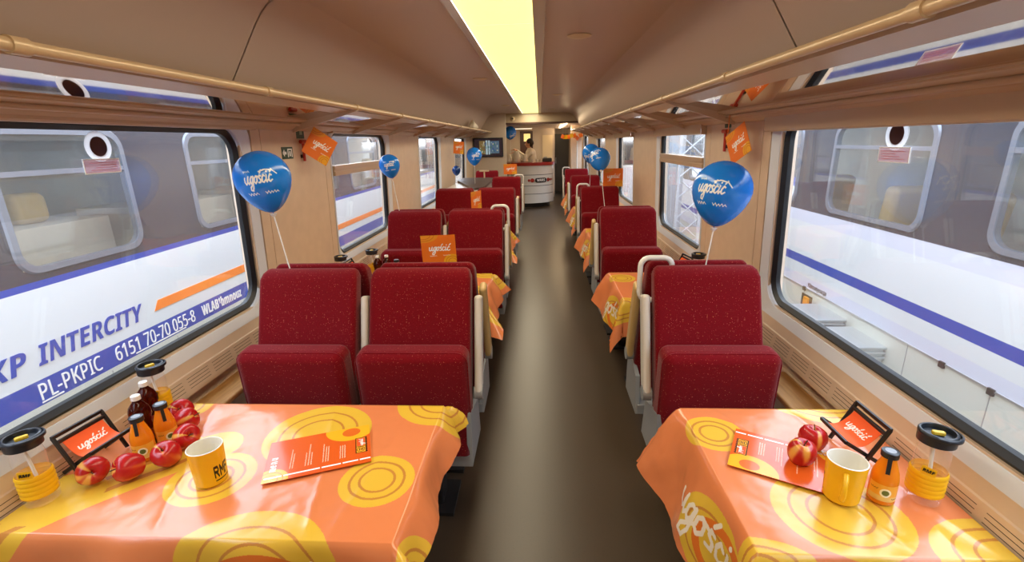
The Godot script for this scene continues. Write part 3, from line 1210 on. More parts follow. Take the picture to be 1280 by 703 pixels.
func build_tables() -> void:
	mats.cloth_l = printed("cloth_print_wide", cloth_image(true), 0.22)
	mats.cloth_r = printed("cloth_print_narrow", cloth_image(false), 0.22)
	mats.cloth_l.metallic_specular = 0.6
	mats.cloth_r.metallic_specular = 0.6
	for k in 5:
		for s in [-1.0, 1.0]:
			if s < 0 and k > 2:
				continue
			var dz := -k * BAY
			var x0 = -1.525 if s < 0 else 0.53
			var x1 = -0.385 if s < 0 else 1.145
			var z0 := -1.635 + dz
			var z1 := -0.965 + dz
			var which = ("%s wide table" if s < 0 else "%s narrow table") % ORD[k]
			var o = thing("dining_table", "%s from the lettered window end, standing under a yellow-orange cloth" % which, "table", "dining tables")
			o.set_meta("label", "%s between red seats, counted from the one with %s, under orange cloth" % [which, "dark bottles" if s < 0 else "two apples"])
			var st := S()
			rbox(st, Vector3(x1 - x0 - 0.016, 0.03, z1 - z0 - 0.016), 0.012, Transform3D(Basis(), Vector3((x0 + x1) / 2, 0.736, (z0 + z1) / 2)), 2)
			part("table_top", st, mats.cream, o)
			st = S()
			var lx: float = x1 - 0.16 if s < 0 else x0 + 0.16
			rod(st, Vector3(lx, 0.0, (z0 + z1) / 2), Vector3(lx, 0.725, (z0 + z1) / 2), 0.025, 12)
			box(st, Vector3(lx - 0.06, 0.0, (z0 + z1) / 2 - 0.06), Vector3(lx + 0.06, 0.015, (z0 + z1) / 2 + 0.06))
			part("table_leg", st, mats.dark, o)
			st = S()
			var wx: float = x0 + 0.03 if s < 0 else x1 - 0.03
			box(st, Vector3(wx - 0.03, 0.62, (z0 + z1) / 2 - 0.2), Vector3(wx + 0.03, 0.722, (z0 + z1) / 2 + 0.2))
			part("wall_bracket", st, mats.seatgrey, o)
			var ov = {"xm": 0.0, "xp": 0.13, "zm": 0.06, "zp": 0.22} if s < 0 else {"xm": 0.3, "xp": 0.0, "zm": 0.12, "zp": 0.2}
			if k > 0 and s > 0:
				ov = {"xm": 0.26, "xp": 0.0, "zm": 0.13, "zp": 0.24}
			if k > 0 and s < 0:
				ov = {"xm": 0.0, "xp": 0.2, "zm": 0.13, "zp": 0.22}
			var U = (func(x: float, z: float) -> Vector2: return Vector2((x + 1.62) / 1.5, (z - dz + 1.95) / 1.3)) if s < 0 else (func(x: float, z: float) -> Vector2: return Vector2((x - 0.2) / 1.1, (z - dz + 1.95) / 1.3))
			var fl := func(_cx: float, cz: float, dx: float, dz2: float) -> float:
				var ph := atan2(absf(dz2), absf(dx)) / (PI / 2)
				if s > 0 and dx < 0.0:
					return lerpf(lerpf(0.4, 0.2, clampf((cz - z0) / 0.45, 0.0, 1.0)), 0.1, ph)
				return lerpf(0.35, 0.1, ph) if dx > 0.0 else 0.1
			st = cloth_shape(x0, x1, z0, z1, 0.762, ov, U, 3 + k * 2 + int(s), fl, 0.45 if s < 0 else 0.15, 0.008 if k == 0 else 0.03)
			var c := thing("tablecloth", "", "tablecloth", "orange tablecloths")
			c.set_meta("label", "glossy orange cloth with yellow rings on the %s, counted from %s" % [which, "the dark bottles" if s < 0 else "the two apples"])
			part("cloth", st, mats.cloth_l if s < 0 else mats.cloth_r, c)
# ---------------------------------------------------------------- things on the tables
const TOP := 0.7635

func adopt(o: Node3D, called: String, label: String, category: String, group: String, at: Vector3, turn := 0.0) -> Node3D:
	o.name = numbered(called)
	add_child(o)
	o.position = at
	o.rotation.y = turn
	o.set_meta("label", label)
	o.set_meta("category", category)
	o.set_meta("group", group)
	return o

func make_infuser() -> Node3D:
	# clear bottle with a black flip lid, a yellow sleeve, a straw and a little yellow tag
	var o := Node3D.new()
	var st := S()
	lathe(st, [Vector2(0.0, 0.004), Vector2(0.03, 0.004), Vector2(0.036, 0.0), Vector2(0.041, 0.006), Vector2(0.041, 0.02), Vector2(0.039, 0.03), Vector2(0.039, 0.15), Vector2(0.037, 0.165), Vector2(0.034, 0.18), Vector2(0.034, 0.192)], 28)
	part("bottle_body", st, mats.clear, o)
	st = S()
	var pr := [Vector2(0.0405, 0.028)]
	for i in 5:
		var y := 0.03 + i * 0.014
		pr += [Vector2(0.0425, y), Vector2(0.044, y + 0.006), Vector2(0.0425, y + 0.0125), Vector2(0.0415, y + 0.0135)]
	pr += [Vector2(0.0405, 0.102)]
	lathe(st, pr, 28)
	part("silicone_sleeve", st, mats.yellowband, o)
	st = S()
	lathe(st, [Vector2(0.036, 0.186), Vector2(0.043, 0.186), Vector2(0.043, 0.186), Vector2(0.044, 0.214), Vector2(0.043, 0.218), Vector2(0.038, 0.22), Vector2(0.036, 0.218), Vector2(0.034, 0.206), Vector2(0.034, 0.206), Vector2(0.0, 0.204)], 28)
	lathe(st, [Vector2(0.042, 0.206), Vector2(0.046, 0.208), Vector2(0.046, 0.216), Vector2(0.041, 0.219), Vector2(0.040, 0.208), Vector2(0.042, 0.206)], 28, Transform3D(Basis.from_scale(Vector3(1.05, 1, 1)), Vector3(0.004, 0, 0)))
	part("flip_lid", st, mats.blacklid, o)
	st = S()
	rbox(st, Vector3(0.03, 0.012, 0.014), 0.004, Transform3D(Basis(Vector3.UP, 0.4), Vector3(0, 0.212, 0)), 1)
	part("mouthpiece", st, mats.yellowclear, o)
	st = S()
	rod(st, Vector3(0.006, 0.05, 0), Vector3(-0.006, 0.2, 0.0), 0.0045, 8)
	part("straw", st, mats.straw, o)
	st = S()
	hexa(st, [Vector3(-0.018, 0.104, 0.0412), Vector3(0.014, 0.1, 0.0412), Vector3(0.014, 0.1, 0.0422), Vector3(-0.018, 0.104, 0.0422), Vector3(-0.016, 0.128, 0.0412), Vector3(0.016, 0.122, 0.0412), Vector3(0.016, 0.122, 0.0422), Vector3(-0.016, 0.128, 0.0422)])
	var tg := part("paper_tag", st, mats.yellowband, o)
	lettering("lettering", "RMF", 0.009, Transform3D(Basis(Vector3.BACK, -0.14), Vector3(-0.001, 0.114, 0.0424)), mats.ink, tg)
	return o

func make_juice() -> Node3D:
	var o := Node3D.new()
	var st := S()
	lathe(st, [Vector2(0.0, 0.002), Vector2(0.028, 0.0), Vector2(0.032, 0.004), Vector2(0.0325, 0.02), Vector2(0.0325, 0.075), Vector2(0.030, 0.092), Vector2(0.023, 0.115), Vector2(0.018, 0.13), Vector2(0.0175, 0.142)], 24)
	part("juice_bottle_body", st, mats.juice, o, "orange juice in a small bottle")
	st = S()
	lathe(st, [Vector2(0.0, 0.158), Vector2(0.019, 0.158), Vector2(0.021, 0.156), Vector2(0.021, 0.156), Vector2(0.021, 0.141), Vector2(0.021, 0.141), Vector2(0.017, 0.141)], 24)
	part("cap", st, mats.blackcap, o)
	st = S()
	lathe(st, [Vector2(0.0, 0.1585), Vector2(0.013, 0.1585)], 20)
	part("cap_print", st, mats.capgrey, o)
	st = S()
	# label sleeve with a picture patch
	var P := []
	var U := []
	for i in 2:
		var row := []
		var ur := []
		for j in 21:
			var a := -1.2 + 2.4 * j / 20.0
			row.append(Vector3(sin(a) * 0.0331, 0.016 + 0.05 * i, cos(a) * 0.0331))
			ur.append(Vector2(j / 20.0, 1.0 - i))
		P.append(row)
		U.append(ur)
	grid(st, P, false, U)
	part("label_paper", st, mats.juicelabel, o)
	st = S()
	hexa(st, [Vector3(-0.006, 0.1, 0.0285), Vector3(0.004, 0.1, 0.0285), Vector3(0.004, 0.1, 0.0295), Vector3(-0.006, 0.1, 0.0295), Vector3(-0.006, 0.15, 0.0205), Vector3(0.004, 0.15, 0.0205), Vector3(0.004, 0.15, 0.0218), Vector3(-0.006, 0.15, 0.0218)])
	part("seal_strip", st, mats.blackcap, o)
	return o

func make_dark() -> Node3D:
	# brown drink in a waisted plastic bottle with a white cap
	var o := Node3D.new()
	var st := S()
	lathe(st, [Vector2(0.0, 0.003), Vector2(0.022, 0.0), Vector2(0.029, 0.004), Vector2(0.031, 0.02), Vector2(0.03, 0.04), Vector2(0.0305, 0.055), Vector2(0.029, 0.075), Vector2(0.0265, 0.09), Vector2(0.0285, 0.104), Vector2(0.032, 0.118), Vector2(0.032, 0.134), Vector2(0.027, 0.152), Vector2(0.017, 0.166), Vector2(0.0125, 0.172), Vector2(0.0125, 0.178)], 28, Transform3D.IDENTITY, func(q: Vector3, i: int, a: float):
		if i > 8 and i < 13:
			var f := 1.0 + 0.03 * cos(a * 10.0)
			return Vector3(q.x * f, q.y, q.z * f)
		return q)
	part("drink_bottle_body", st, mats.cola, o, "dark brown drink in clear waisted bottle")
	st = S()
	lathe(st, [Vector2(0.0, 0.194), Vector2(0.013, 0.194), Vector2(0.0145, 0.192), Vector2(0.0145, 0.178), Vector2(0.0145, 0.178), Vector2(0.012, 0.178)], 20)
	part("cap", st, mats.whitegloss, o)
	st = S()
	lathe(st, [Vector2(0.0308, 0.03), Vector2(0.0312, 0.032), Vector2(0.0312, 0.066), Vector2(0.0306, 0.068)], 28)
	part("label_wrap", st, mats.drinklabel, o)
	return o

func make_apple(sd: int, long: float) -> Node3D:
	var o := Node3D.new()
	var st := S()
	var r := 0.037
	var pr := [Vector2(0.0, 0.006), Vector2(0.006, 0.003), Vector2(0.014, 0.0), Vector2(0.024, 0.005), Vector2(0.032, 0.018), Vector2(0.037, 0.036), Vector2(0.036, 0.05), Vector2(0.03, 0.062), Vector2(0.021, 0.068), Vector2(0.012, 0.067), Vector2(0.005, 0.061), Vector2(0.0, 0.057)]
	lathe(st, pr, 24, Transform3D(Basis.from_scale(Vector3(1, long, 1)), Vector3.ZERO), func(q: Vector3, _i: int, a: float):
		var f := 1.0 + 0.025 * cos(a * 2.0 + sd) + 0.015 * cos(a * 5.0)
		return Vector3(q.x * f, q.y, q.z * f))
	part("apple_flesh", st, mats.apple_a if sd % 2 == 0 else mats.apple_b, o)
	st = S()
	tube(st, [Vector3(0, 0.058 * long, 0), Vector3(0.001, 0.067 * long, 0), Vector3(0.005, 0.078 * long, 0.001)], 0.0016, 6)
	part("stem", st, mats.stem, o)
	return o

func make_mug() -> Node3D:
	var o := Node3D.new()
	var st := S()
	lathe(st, [Vector2(0.0, 0.002), Vector2(0.033, 0.002), Vector2(0.036, 0.0), Vector2(0.038, 0.004), Vector2(0.0425, 0.1), Vector2(0.0425, 0.103)], 32)
	part("mug_body", st, mats.mugprint, o, "yellow glazed outside with black letters")
	st = S()
	lathe(st, [Vector2(0.0425, 0.103), Vector2(0.0405, 0.1045), Vector2(0.039, 0.102), Vector2(0.035, 0.008), Vector2(0.0, 0.006)], 32)
	part("mug_lining", st, mats.mugwhite, o, "off-white glazed inside")
	st = S()
	var pts := []
	for i in 11:
		var a := -PI / 2 + PI * i / 10.0
		pts.append(Vector3(0.0, 0.054 + sin(a) * 0.032, 0.039 + cos(a) * 0.027))
	tube(st, pts, 0.0062, 10)
	part("mug_handle", st, mats.mugyellow, o)
	for c in o.get_children():
		c.transform = Transform3D(Basis.from_scale(Vector3.ONE * 1.17), Vector3.ZERO)
	return o

func make_deckchair() -> Node3D:
	# toy deck chair: two crossing black frames and an orange sling; looks towards +z, width along x
	var o := Node3D.new()
	var w := 0.078
	var bar := func(a: Vector3, b: Vector3) -> SurfaceTool:
		var st := S()
		var d := (b - a)
		var t := basis_from(Vector3(1, 0, 0), d, (a + b) / 2) if absf(d.normalized().x) < 0.5 else Transform3D(Basis(), (a + b) / 2)
		if absf(d.normalized().x) < 0.5:
			rbox(st, Vector3(0.009, d.length(), 0.012), 0.002, t, 1)
		else:
			rbox(st, Vector3(d.length(), 0.012, 0.009), 0.002, t, 1)
		return st
	for x in [-w, w]:
		part("back_leg", bar.call(Vector3(x, 0.006, 0.02), Vector3(x, 0.142, -0.045)), mats.blackwood, o)
	for x in [-w + 0.011, w - 0.011]:
		part("front_leg", bar.call(Vector3(x, 0.006, -0.06), Vector3(x, 0.088, 0.065)), mats.blackwood, o)
	part("top_bar", bar.call(Vector3(-w - 0.004, 0.142, -0.045), Vector3(w + 0.004, 0.142, -0.045)), mats.blackwood, o)
	part("front_bar", bar.call(Vector3(-w + 0.01, 0.088, 0.066), Vector3(w - 0.01, 0.088, 0.066)), mats.blackwood, o)
	part("sling_bar", bar.call(Vector3(-w, 0.124, -0.036), Vector3(w, 0.124, -0.036)), mats.blackwood, o)
	var st := S()
	var P := []
	var U := []
	for i in 13:
		var f := i / 12.0
		var row := []
		var ur := []
		for side in 2:
			var y := lerpf(0.122, 0.09, f) - 0.032 * sin(f * PI)
			var z := lerpf(-0.034, 0.066, f)
			row.append(Vector3((-w + 0.014) if side == 0 else (w - 0.014), y, z))
			ur.append(Vector2(side, f))
		P.append(row)
		U.append(ur)
	# the sling has two faces a millimetre apart
	grid(st, P, false, U)
	var Q := []
	for row in P:
		Q.append([row[0] + Vector3(0, -0.001, -0.001), row[1] + Vector3(0, -0.001, -0.001)])
	grid(st, Q, false, U)
	part("sling", st, mats.sling, o, "orange fabric sling with white script")
	return o

func card(im_mat, corners: Array, thick: float) -> SurfaceTool:   # corners: TL, TR, BR, BL on the upper face
	var st := S()
	var dn := Vector3(0, -thick, 0)
	quad(st, corners[0], corners[1], corners[2], corners[3], [Vector2(0, 0), Vector2(1, 0), Vector2(1, 1), Vector2(0, 1)])
	for k in 4:
		var a: Vector3 = corners[k]
		var b: Vector3 = corners[(k + 1) % 4]
		quad(st, a, b, b + dn, a + dn, [Vector2(0.5, 0.2), Vector2(0.5, 0.2), Vector2(0.5, 0.2), Vector2(0.5, 0.2)])
	return st

func menu_image() -> Image:
	var im := Image.create(640, 448, false, Image.FORMAT_RGB8)
	im.fill(c8(226, 96, 34))
	disc(im, Vector2(520, 10), 170, 150, c8(244, 182, 40))
	disc(im, Vector2(520, 60), 60, 50, c8(226, 110, 40))
	disc(im, Vector2(40, 430), 110, 110, c8(244, 190, 60))
	ringline(im, Vector2(40, 430), 80, 80, 6, c8(220, 140, 50))
	ringline(im, Vector2(40, 430), 50, 50, 6, c8(220, 140, 50))
	# dashes along the lower edge
	im.fill_rect(Rect2i(10, 398, 100, 14), Color.WHITE)
	for q in [[120, 330], [340, 455], [465, 560], [570, 636]]:
		im.fill_rect(Rect2i(q[0], 398, q[1] - q[0], 14), Color.WHITE)
	# title and columns of text, read from the side
	word(im, "menu", Vector2(66, 340), Vector2(0, -46), Vector2(-44, 0), 8, Color.WHITE, 0.9)
	for q in [[150, 2], [165, 1], [240, 1], [258, 2], [274, 1], [345, 2], [362, 1], [376, 1], [450, 1], [464, 1], [478, 1]]:
		scribble(im, Vector2(q[0], 350), Vector2(q[0], 350 - (190 if q[1] == 2 else 130) - (q[0] % 7) * 8), 7.0, 2.0, c8(255, 226, 200))
	# badge at the other end
	im.fill_rect(Rect2i(545, 150, 70, 180), c8(240, 170, 50))
	for q in [[545, 150, 6, 180], [609, 150, 6, 180], [545, 150, 70, 5], [545, 325, 70, 5], [545, 255, 70, 5]]:
		im.fill_rect(Rect2i(q[0], q[1], q[2], q[3]), c8(40, 24, 20))
	im.fill_rect(Rect2i(553, 158, 54, 92), c8(232, 92, 48))
	glyph(im, "word", Vector2(594, 245), Vector2(0, -15), Vector2(-15, 0), 4, Color.WHITE, 0.1)
	ringline(im, Vector2(580, 290), 24, 26, 4, c8(40, 24, 20))
	for k in 3:
		im.fill_rect(Rect2i(568 + k * 10, 276, 5, 28), c8(40, 24, 20))
	for k in 9:
		im.fill_rect(Rect2i(609, 154 + k * 20, 12, 12), c8(40, 24, 20))
	return im

func sign_image() -> Image:
	var im := Image.create(256, 256, false, Image.FORMAT_RGB8)
	im.fill(c8(244, 124, 36))
	disc(im, Vector2(226, 232), 66, 66, c8(248, 178, 40))
	for r in [48.0, 30.0]:
		ringline(im, Vector2(226, 232), r, r, 5, c8(222, 120, 30))
	disc(im, Vector2(20, 0), 110, 62, c8(240, 156, 40))
	for r in [80.0, 54.0]:
		ringline(im, Vector2(20, 0), r, r * 0.6, 5, c8(216, 110, 30))
	glyph(im, "word", Vector2(56, 134), Vector2(31, 0), Vector2(0, -34), 8, Color.WHITE, 0.2)
	scribble(im, Vector2(60, 180), Vector2(110, 178), 9, 2, Color.WHITE)
	scribble(im, Vector2(160, 176), Vector2(212, 174), 9, 2, Color.WHITE)
	return im

func balloon_image() -> Image:
	var im := Image.create(512, 256, false, Image.FORMAT_RGB8)
	im.fill(c8(26, 130, 236))
	glyph(im, "word", Vector2(346, 126), Vector2(15.5, 0), Vector2(0, -19), 4.5, Color.WHITE, 0.25)
	stroke(im, [Vector2(392, 97), Vector2(410, 93), Vector2(430, 97), Vector2(441, 108)], 4, Color.WHITE)
	scribble(im, Vector2(346, 94), Vector2(366, 94), 6, 2, c8(200, 225, 250))
	scribble(im, Vector2(340, 156), Vector2(374, 156), 9, 2, Color.WHITE)
	scribble(im, Vector2(396, 156), Vector2(440, 156), 9, 2, Color.WHITE)
	return im

func balloon(c: Vector3, r: float, foot: Vector3, turn: float, label: String, dark := false) -> void:
	var o := thing("balloon", label, "balloon", "blue balloons on sticks", c)
	var st := S()
	var pr := []
	for i in 19:
		var a := PI * i / 18.0
		var q := Vector2(sin(a), cos(a))
		if q.y < 0:
			q.y *= 1.3
			q.x *= 1.0 - 0.26 * pow(-q.y / 1.3, 1.5) * (1.0 if i < 18 else 0.0)
		pr.append(q * r)
	pr.append(Vector2(r * 0.05, -r * 1.34))
	pr.append(Vector2(r * 0.1, -r * 1.4))
	pr.reverse()
	var ax := (c - foot).normalized()
	var b := Basis(Quaternion(Vector3.UP, ax)) * Basis(Vector3.UP, turn)
	lathe(st, pr, 36, Transform3D(b, Vector3.ZERO))
	part("balloon_skin", st, mats.balloon_dark if dark else mats.balloon, o)
	st = S()
	rod(st, foot - c, -ax * r * 1.32, 0.0032, 8)
	part("stick", st, mats.straw, o)
	st = S()
	lathe(st, [Vector2(0.006, -r * 1.46), Vector2(0.012, -r * 1.4), Vector2(0.016, -r * 1.33)], 12, Transform3D(b, Vector3.ZERO))
	part("cup_holder", st, mats.straw, o)

func build_items() -> void:
	mats.menu = printed("menu_print", menu_image(), 0.14)
	mats.sign = printed("sign_print", sign_image(), 0.3)
	mats.balloon = printed("balloon_print", balloon_image(), 0.16)
	mats.balloon_dark = mat("balloon_plain", c8(30, 62, 120), 0.2)
	var mi := Image.create(512, 128, false, Image.FORMAT_RGB8)
	mi.fill(c8(246, 188, 26))
	word(mi, "RMF", Vector2(196, 70), Vector2(32, 0), Vector2(0, -26), 7, c8(35, 25, 20), 0.95)
	stroke(mi, [Vector2(196, 80), Vector2(280, 80)], 4, c8(35, 25, 20))
	mats.mugprint = printed("mug_print", mi, 0.22)
	var li := Image.create(128, 96, false, Image.FORMAT_RGB8)
	li.fill(c8(244, 176, 60))
	li.fill_rect(Rect2i(0, 66, 128, 30), c8(238, 200, 120))
	disc(li, Vector2(70, 44), 22, 26, c8(248, 240, 220))
	disc(li, Vector2(70, 44), 14, 16, c8(96, 110, 50))
	scribble(li, Vector2(10, 30), Vector2(40, 30), 10, 2, c8(120, 50, 20))
	scribble(li, Vector2(98, 80), Vector2(124, 80), 10, 2, c8(60, 40, 30))
	mats.juicelabel = printed("juice_label", li, 0.4)
	for v in 2:
		var ai := Image.create(128, 64, false, Image.FORMAT_RGB8)
		var nz := FastNoiseLite.new()
		nz.seed = 5 + v
		nz.frequency = 1.0
		nz.fractal_octaves = 1
		for x in 128:
			for y in 64:
				var a := TAU * x / 128.0
				var q := nz.get_noise_3d(cos(a) * 0.9, sin(a) * 0.9, y * 0.012) + 0.05 * nz.get_noise_3d(cos(a) * 4.0, sin(a) * 4.0, y * 0.01) + (0.16 if v == 0 else -0.02) - 0.3 * smoothstep(40.0, 64.0, y) - 0.2 * smoothstep(10.0, 2.0, y)
				ai.set_pixel(x, y, c8(226, 164, 74).lerp(c8(180, 26, 28), smoothstep(-0.5, 0.08, q)))
		var am = printed("apple_skin_%s" % ["red", "mixed"][v], ai, 0.25)
		mats["apple_a" if v == 0 else "apple_b"] = am
	var inf := make_infuser()
	var jui := make_juice()
	var dk := make_dark()
	var mug := make_mug()
	var deck := make_deckchair()
	var aps := [make_apple(0, 1.0), make_apple(1, 1.0), make_apple(2, 1.0), make_apple(3, 1.0)]
	var G := ["drinks bottles with flip lids", "small juice bottles", "dark drink bottles", "yellow mugs", "toy deck chairs", "apples"]
	# wide table in front
	adopt(inf.duplicate(), "infuser_bottle", "clear bottle with yellow sleeve and black lid standing alone by the apples and toy chair", "bottle", G[0], Vector3(-1.482, TOP, -1.09), 0.5)
	adopt(inf.duplicate(), "infuser_bottle", "clear bottle with yellow sleeve and black lid behind the dark bottles", "bottle", G[0], Vector3(-1.474, TOP, -1.545), 0.6)
	adopt(dk.duplicate(), "dark_drink_bottle", "brown waisted drink bottle with white cap next to the orange toy deck chair", "bottle", G[2], Vector3(-1.378, TOP, -1.36))
	adopt(dk.duplicate(), "dark_drink_bottle", "brown waisted drink bottle with white cap behind the two juice bottles", "bottle", G[2], Vector3(-1.43, TOP, -1.455))
	adopt(jui.duplicate(), "juice_bottle", "orange juice bottle with black cap beside the brown bottle, nearer the toy deck chair", "bottle", G[1], Vector3(-1.325, TOP, -1.29), 0.5)
	adopt(jui.duplicate(), "juice_bottle", "orange juice bottle with black cap between brown bottle and the red apples", "bottle", G[1], Vector3(-1.308, TOP, -1.37), 0.9)
	var lay = [[-1.388, -1.168, 1, 1.5, 1.25, 0.7, "red-yellow apple lying on its side nearest the lone lidded bottle"], [-1.287, -1.188, 3, -1.2, 1.25, -0.6, "yellow-red apple lying on its side between two red apples"], [-1.212, -1.25, 0, 1.0, 0.55, 0.1, "red apple with yellow hollow in front of the juice bottle label"], [-1.222, -1.347, 2, 0.4, 1.1, 1.1, "red apple beside the juice bottle, next to the yellow mug's rim"], [-1.295, -1.442, 2, 2.2, 1.2, 2.0, "red apple at the back of the heap, behind the juice bottles"], [-1.36, -1.51, 0, 1.3, 0.9, 0.4, "small half-hidden red apple farthest back in the heap by the wall"]]
	for q in lay:
		var a: Node3D = aps[q[2]].duplicate()
		adopt(a, "apple", q[6], "apple", G[5], Vector3(q[0], TOP + 0.037, q[1]))
		var b = Basis(Vector3.UP, q[5]) * Basis(Vector3.RIGHT, q[4])
		b = b.scaled(Vector3.ONE * 1.14)
		a.transform = Transform3D(b, Vector3(q[0], TOP + 0.0445, q[1]) - b * Vector3(0, 0.034, 0))
	adopt(mug.duplicate(), "mug", "yellow mug with black letters standing between the apples and menu card", "mug", G[3], Vector3(-1.028, TOP, -1.19), 3.25)
	adopt(deck.duplicate(), "toy_deck_chair", "small orange toy deck chair with black frame by brown bottles under lettered train window", "toy chair", G[4], Vector3(-1.462, TOP, -1.262), PI / 2 - 0.1)
	var mb := thing("menu_card", "orange menu card with white lines lying beside the mug near the aisle", "menu", "menu cards")
	part("card_sheet", card(mats.menu, [Vector3(-0.935, TOP + 0.0075, -1.368), Vector3(-0.632, TOP + 0.0075, -1.487), Vector3(-0.552, TOP + 0.0075, -1.282), Vector3(-0.855, TOP + 0.0075, -1.163)], 0.002), mats.menu, mb)
	# narrow table in front
	mb = thing("menu_card", "orange menu card half under the apples and mug with handle", "menu", "menu cards")
	part("card_sheet", card(mats.menu, [Vector3(0.855, TOP + 0.0075, -1.148), Vector3(0.578, TOP + 0.0075, -1.294), Vector3(0.68, TOP + 0.0075, -1.49), Vector3(0.957, TOP + 0.0075, -1.344)], 0.002), mats.menu, mb)
	for q in [[0.805, -1.318, 1, 0.15, 0.3, "red-yellow apple lying on the menu card next to the mug handle"], [0.875, -1.385, 2, 0.1, 2.0, "red apple with stalk between menu card and orange toy deck chair"]]:
		var a: Node3D = aps[q[2]].duplicate()
		adopt(a, "apple", q[5], "apple", G[5], Vector3(q[0], TOP + 0.003, q[1]))
		a.rotation = Vector3(q[3], q[4], 0)
		a.scale = Vector3.ONE * 1.12
	adopt(mug.duplicate(), "mug", "yellow mug with its handle outward standing on the menu card by juice bottle", "mug", G[3], Vector3(0.842, TOP + 0.0075, -1.165), -0.55)
	adopt(jui.duplicate(), "juice_bottle", "lone orange juice bottle with black cap between mug and lidded bottle", "bottle", G[1], Vector3(0.95, TOP, -1.165), -0.5)
	adopt(inf.duplicate(), "infuser_bottle", "clear bottle with yellow sleeve and black lid next to the lone juice bottle by window", "bottle", G[0], Vector3(1.065, TOP, -1.17), -0.7)
	adopt(deck.duplicate(), "toy_deck_chair", "small orange toy deck chair with black frame behind the mug and two apples", "toy chair", G[4], Vector3(0.99, TOP, -1.365), -PI / 2)
	# second wide table
	var z2 := -BAY
	var L2 = [[inf, "infuser_bottle", "clear lidded bottle on the second wide table, next to the wall", "bottle", G[0], -1.462, -3.3, 0.2], [inf, "infuser_bottle", "clear lidded bottle on the second wide table, beside the brown bottles", "bottle", G[0], -1.3, -3.5, 0.6], [deck, "toy_deck_chair", "small orange toy deck chair between lidded bottles on second wide table", "toy chair", G[4], -1.437, -3.46, 1.5708], [dk, "dark_drink_bottle", "brown bottle with white cap on second wide table, next to the lidded bottle", "bottle", G[2], -1.225, -3.4, 0.0], [dk, "dark_drink_bottle", "brown bottle with white cap on second wide table, next to the juice", "bottle", G[2], -1.16, -3.42, 0.0], [jui, "juice_bottle", "orange juice bottle on the second wide table behind the red seat backs", "bottle", G[1], -1.085, -3.42, 0.2], [mug, "mug", "yellow mug on the second wide table behind the red seat backs", "mug", G[3], -0.98, -3.12, 1.0]]
	for q in L2:
		adopt(q[0].duplicate(), q[1], q[2], q[3], q[4], Vector3(q[5], TOP, q[6]), q[7])
	var R2 = [[mug, "mug", "yellow mug on the second narrow table behind the red seat", "mug", G[3], 0.975, -3.37, 0.8], [deck, "toy_deck_chair", "small orange toy deck chair beside the mug on second narrow table", "toy chair", G[4], 1.05, -3.5, -1.4], [inf, "infuser_bottle", "clear bottle with black lid on second narrow table below the blue balloon", "bottle", G[0], 1.09, -3.27, -0.5]]
	for q in R2:
		adopt(q[0].duplicate(), q[1], q[2], q[3], q[4], Vector3(q[5], TOP, q[6]), q[7])
	for n in [inf, jui, dk, mug, deck] + aps:
		n.free()
	# orange script signs on thin sticks
	var signs := [[Vector3(-0.66, 1.09, -2.98), 0.225, 0.195, 0.03, 0.0, Vector3(-0.72, 0.764, -2.985), "orange square script sign on a stick above the first row of double seats"], [Vector3(-0.665, 1.17, -4.95), 0.22, 0.2, 0.0, 1.2, Vector3(-0.68, 0.764, -4.95), "orange script sign turned edgewise between the second and third double rows"], [Vector3(-0.49, 1.32, -8.01), 0.22, 0.165, 0.0, 0.0, Vector3(-0.5, 1.202, -8.014), "orange script sign standing above the fourth aisle seat before the counter"], [Vector3(0.90, 1.30, -6.05), 0.24, 0.22, 0.0, -0.1, Vector3(0.9, 1.19, -6.06), "orange script sign behind the third single seat under the paired balloons"]]
	for q in signs:
		var o = thing("script_sign", q[6], "sign", "orange signs on sticks")
		var t = Transform3D(Basis(Vector3.UP, q[4]) * Basis(Vector3.BACK, q[3]), q[0])
		var a: float = q[1] / 2
		var b: float = q[2] / 2
		var st := S()
		for side in [0.001, -0.001]:
			var uv := [Vector2(0, 0), Vector2(1, 0), Vector2(1, 1), Vector2(0, 1)]
			if side < 0:
				uv = [Vector2(1, 0), Vector2(0, 0), Vector2(0, 1), Vector2(1, 1)]
			quad(st, t * Vector3(-a, b, side), t * Vector3(a, b, side), t * Vector3(a, -b, side), t * Vector3(-a, -b, side), uv)
		part("sign_board", st, mats.sign, o)
		st = S()
		rod(st, q[5], t * Vector3(-a * 0.9 if q[6].contains("square") else 0.0, -b * 0.2, -0.004), 0.003, 8)
		part("stick", st, mats.straw, o)
	# orange tags hung from the racks
	var tags := [[Vector3(-1.40, 1.752, -3.07), 0.175, 0.6, 0.85, "orange script tag hanging tilted by the red hammer near exit sign"], [Vector3(1.06, 1.716, -2.71), 0.165, -0.5, -1.3, "orange script tag hanging beside the green pictogram above the big blue balloon"], [Vector3(-1.36, 1.68, -8.2), 0.2, 0.1, 0.7, "small orange script tag hanging between the far windows near the television"]]
	for q in tags:
		var o = thing("script_tag", q[4], "tag", "orange hanging tags")
		var t = Transform3D(Basis(Vector3.UP, q[3]) * Basis(Vector3.BACK, -q[2]), q[0])
		var h: float = q[1] / 2
		var st := S()
		for side in [0.001, -0.001]:
			var uv := [Vector2(0, 0), Vector2(1, 0), Vector2(1, 1), Vector2(0, 1)]
			if side < 0:
				uv = [Vector2(1, 0), Vector2(0, 0), Vector2(0, 1), Vector2(1, 1)]
			quad(st, t * Vector3(-h, h, side), t * Vector3(h, h, side), t * Vector3(h, -h, side), t * Vector3(-h, -h, side), uv)
		part("tag_board", st, mats.sign, o)
		st = S()
		var tp: Vector3 = t * Vector3(-h * 0.8, h * 0.9, 0)
		tube(st, [tp, Vector3(tp.x, 1.866, tp.z)], 0.002, 6)
		part("ribbon", st, mats.orange, o)
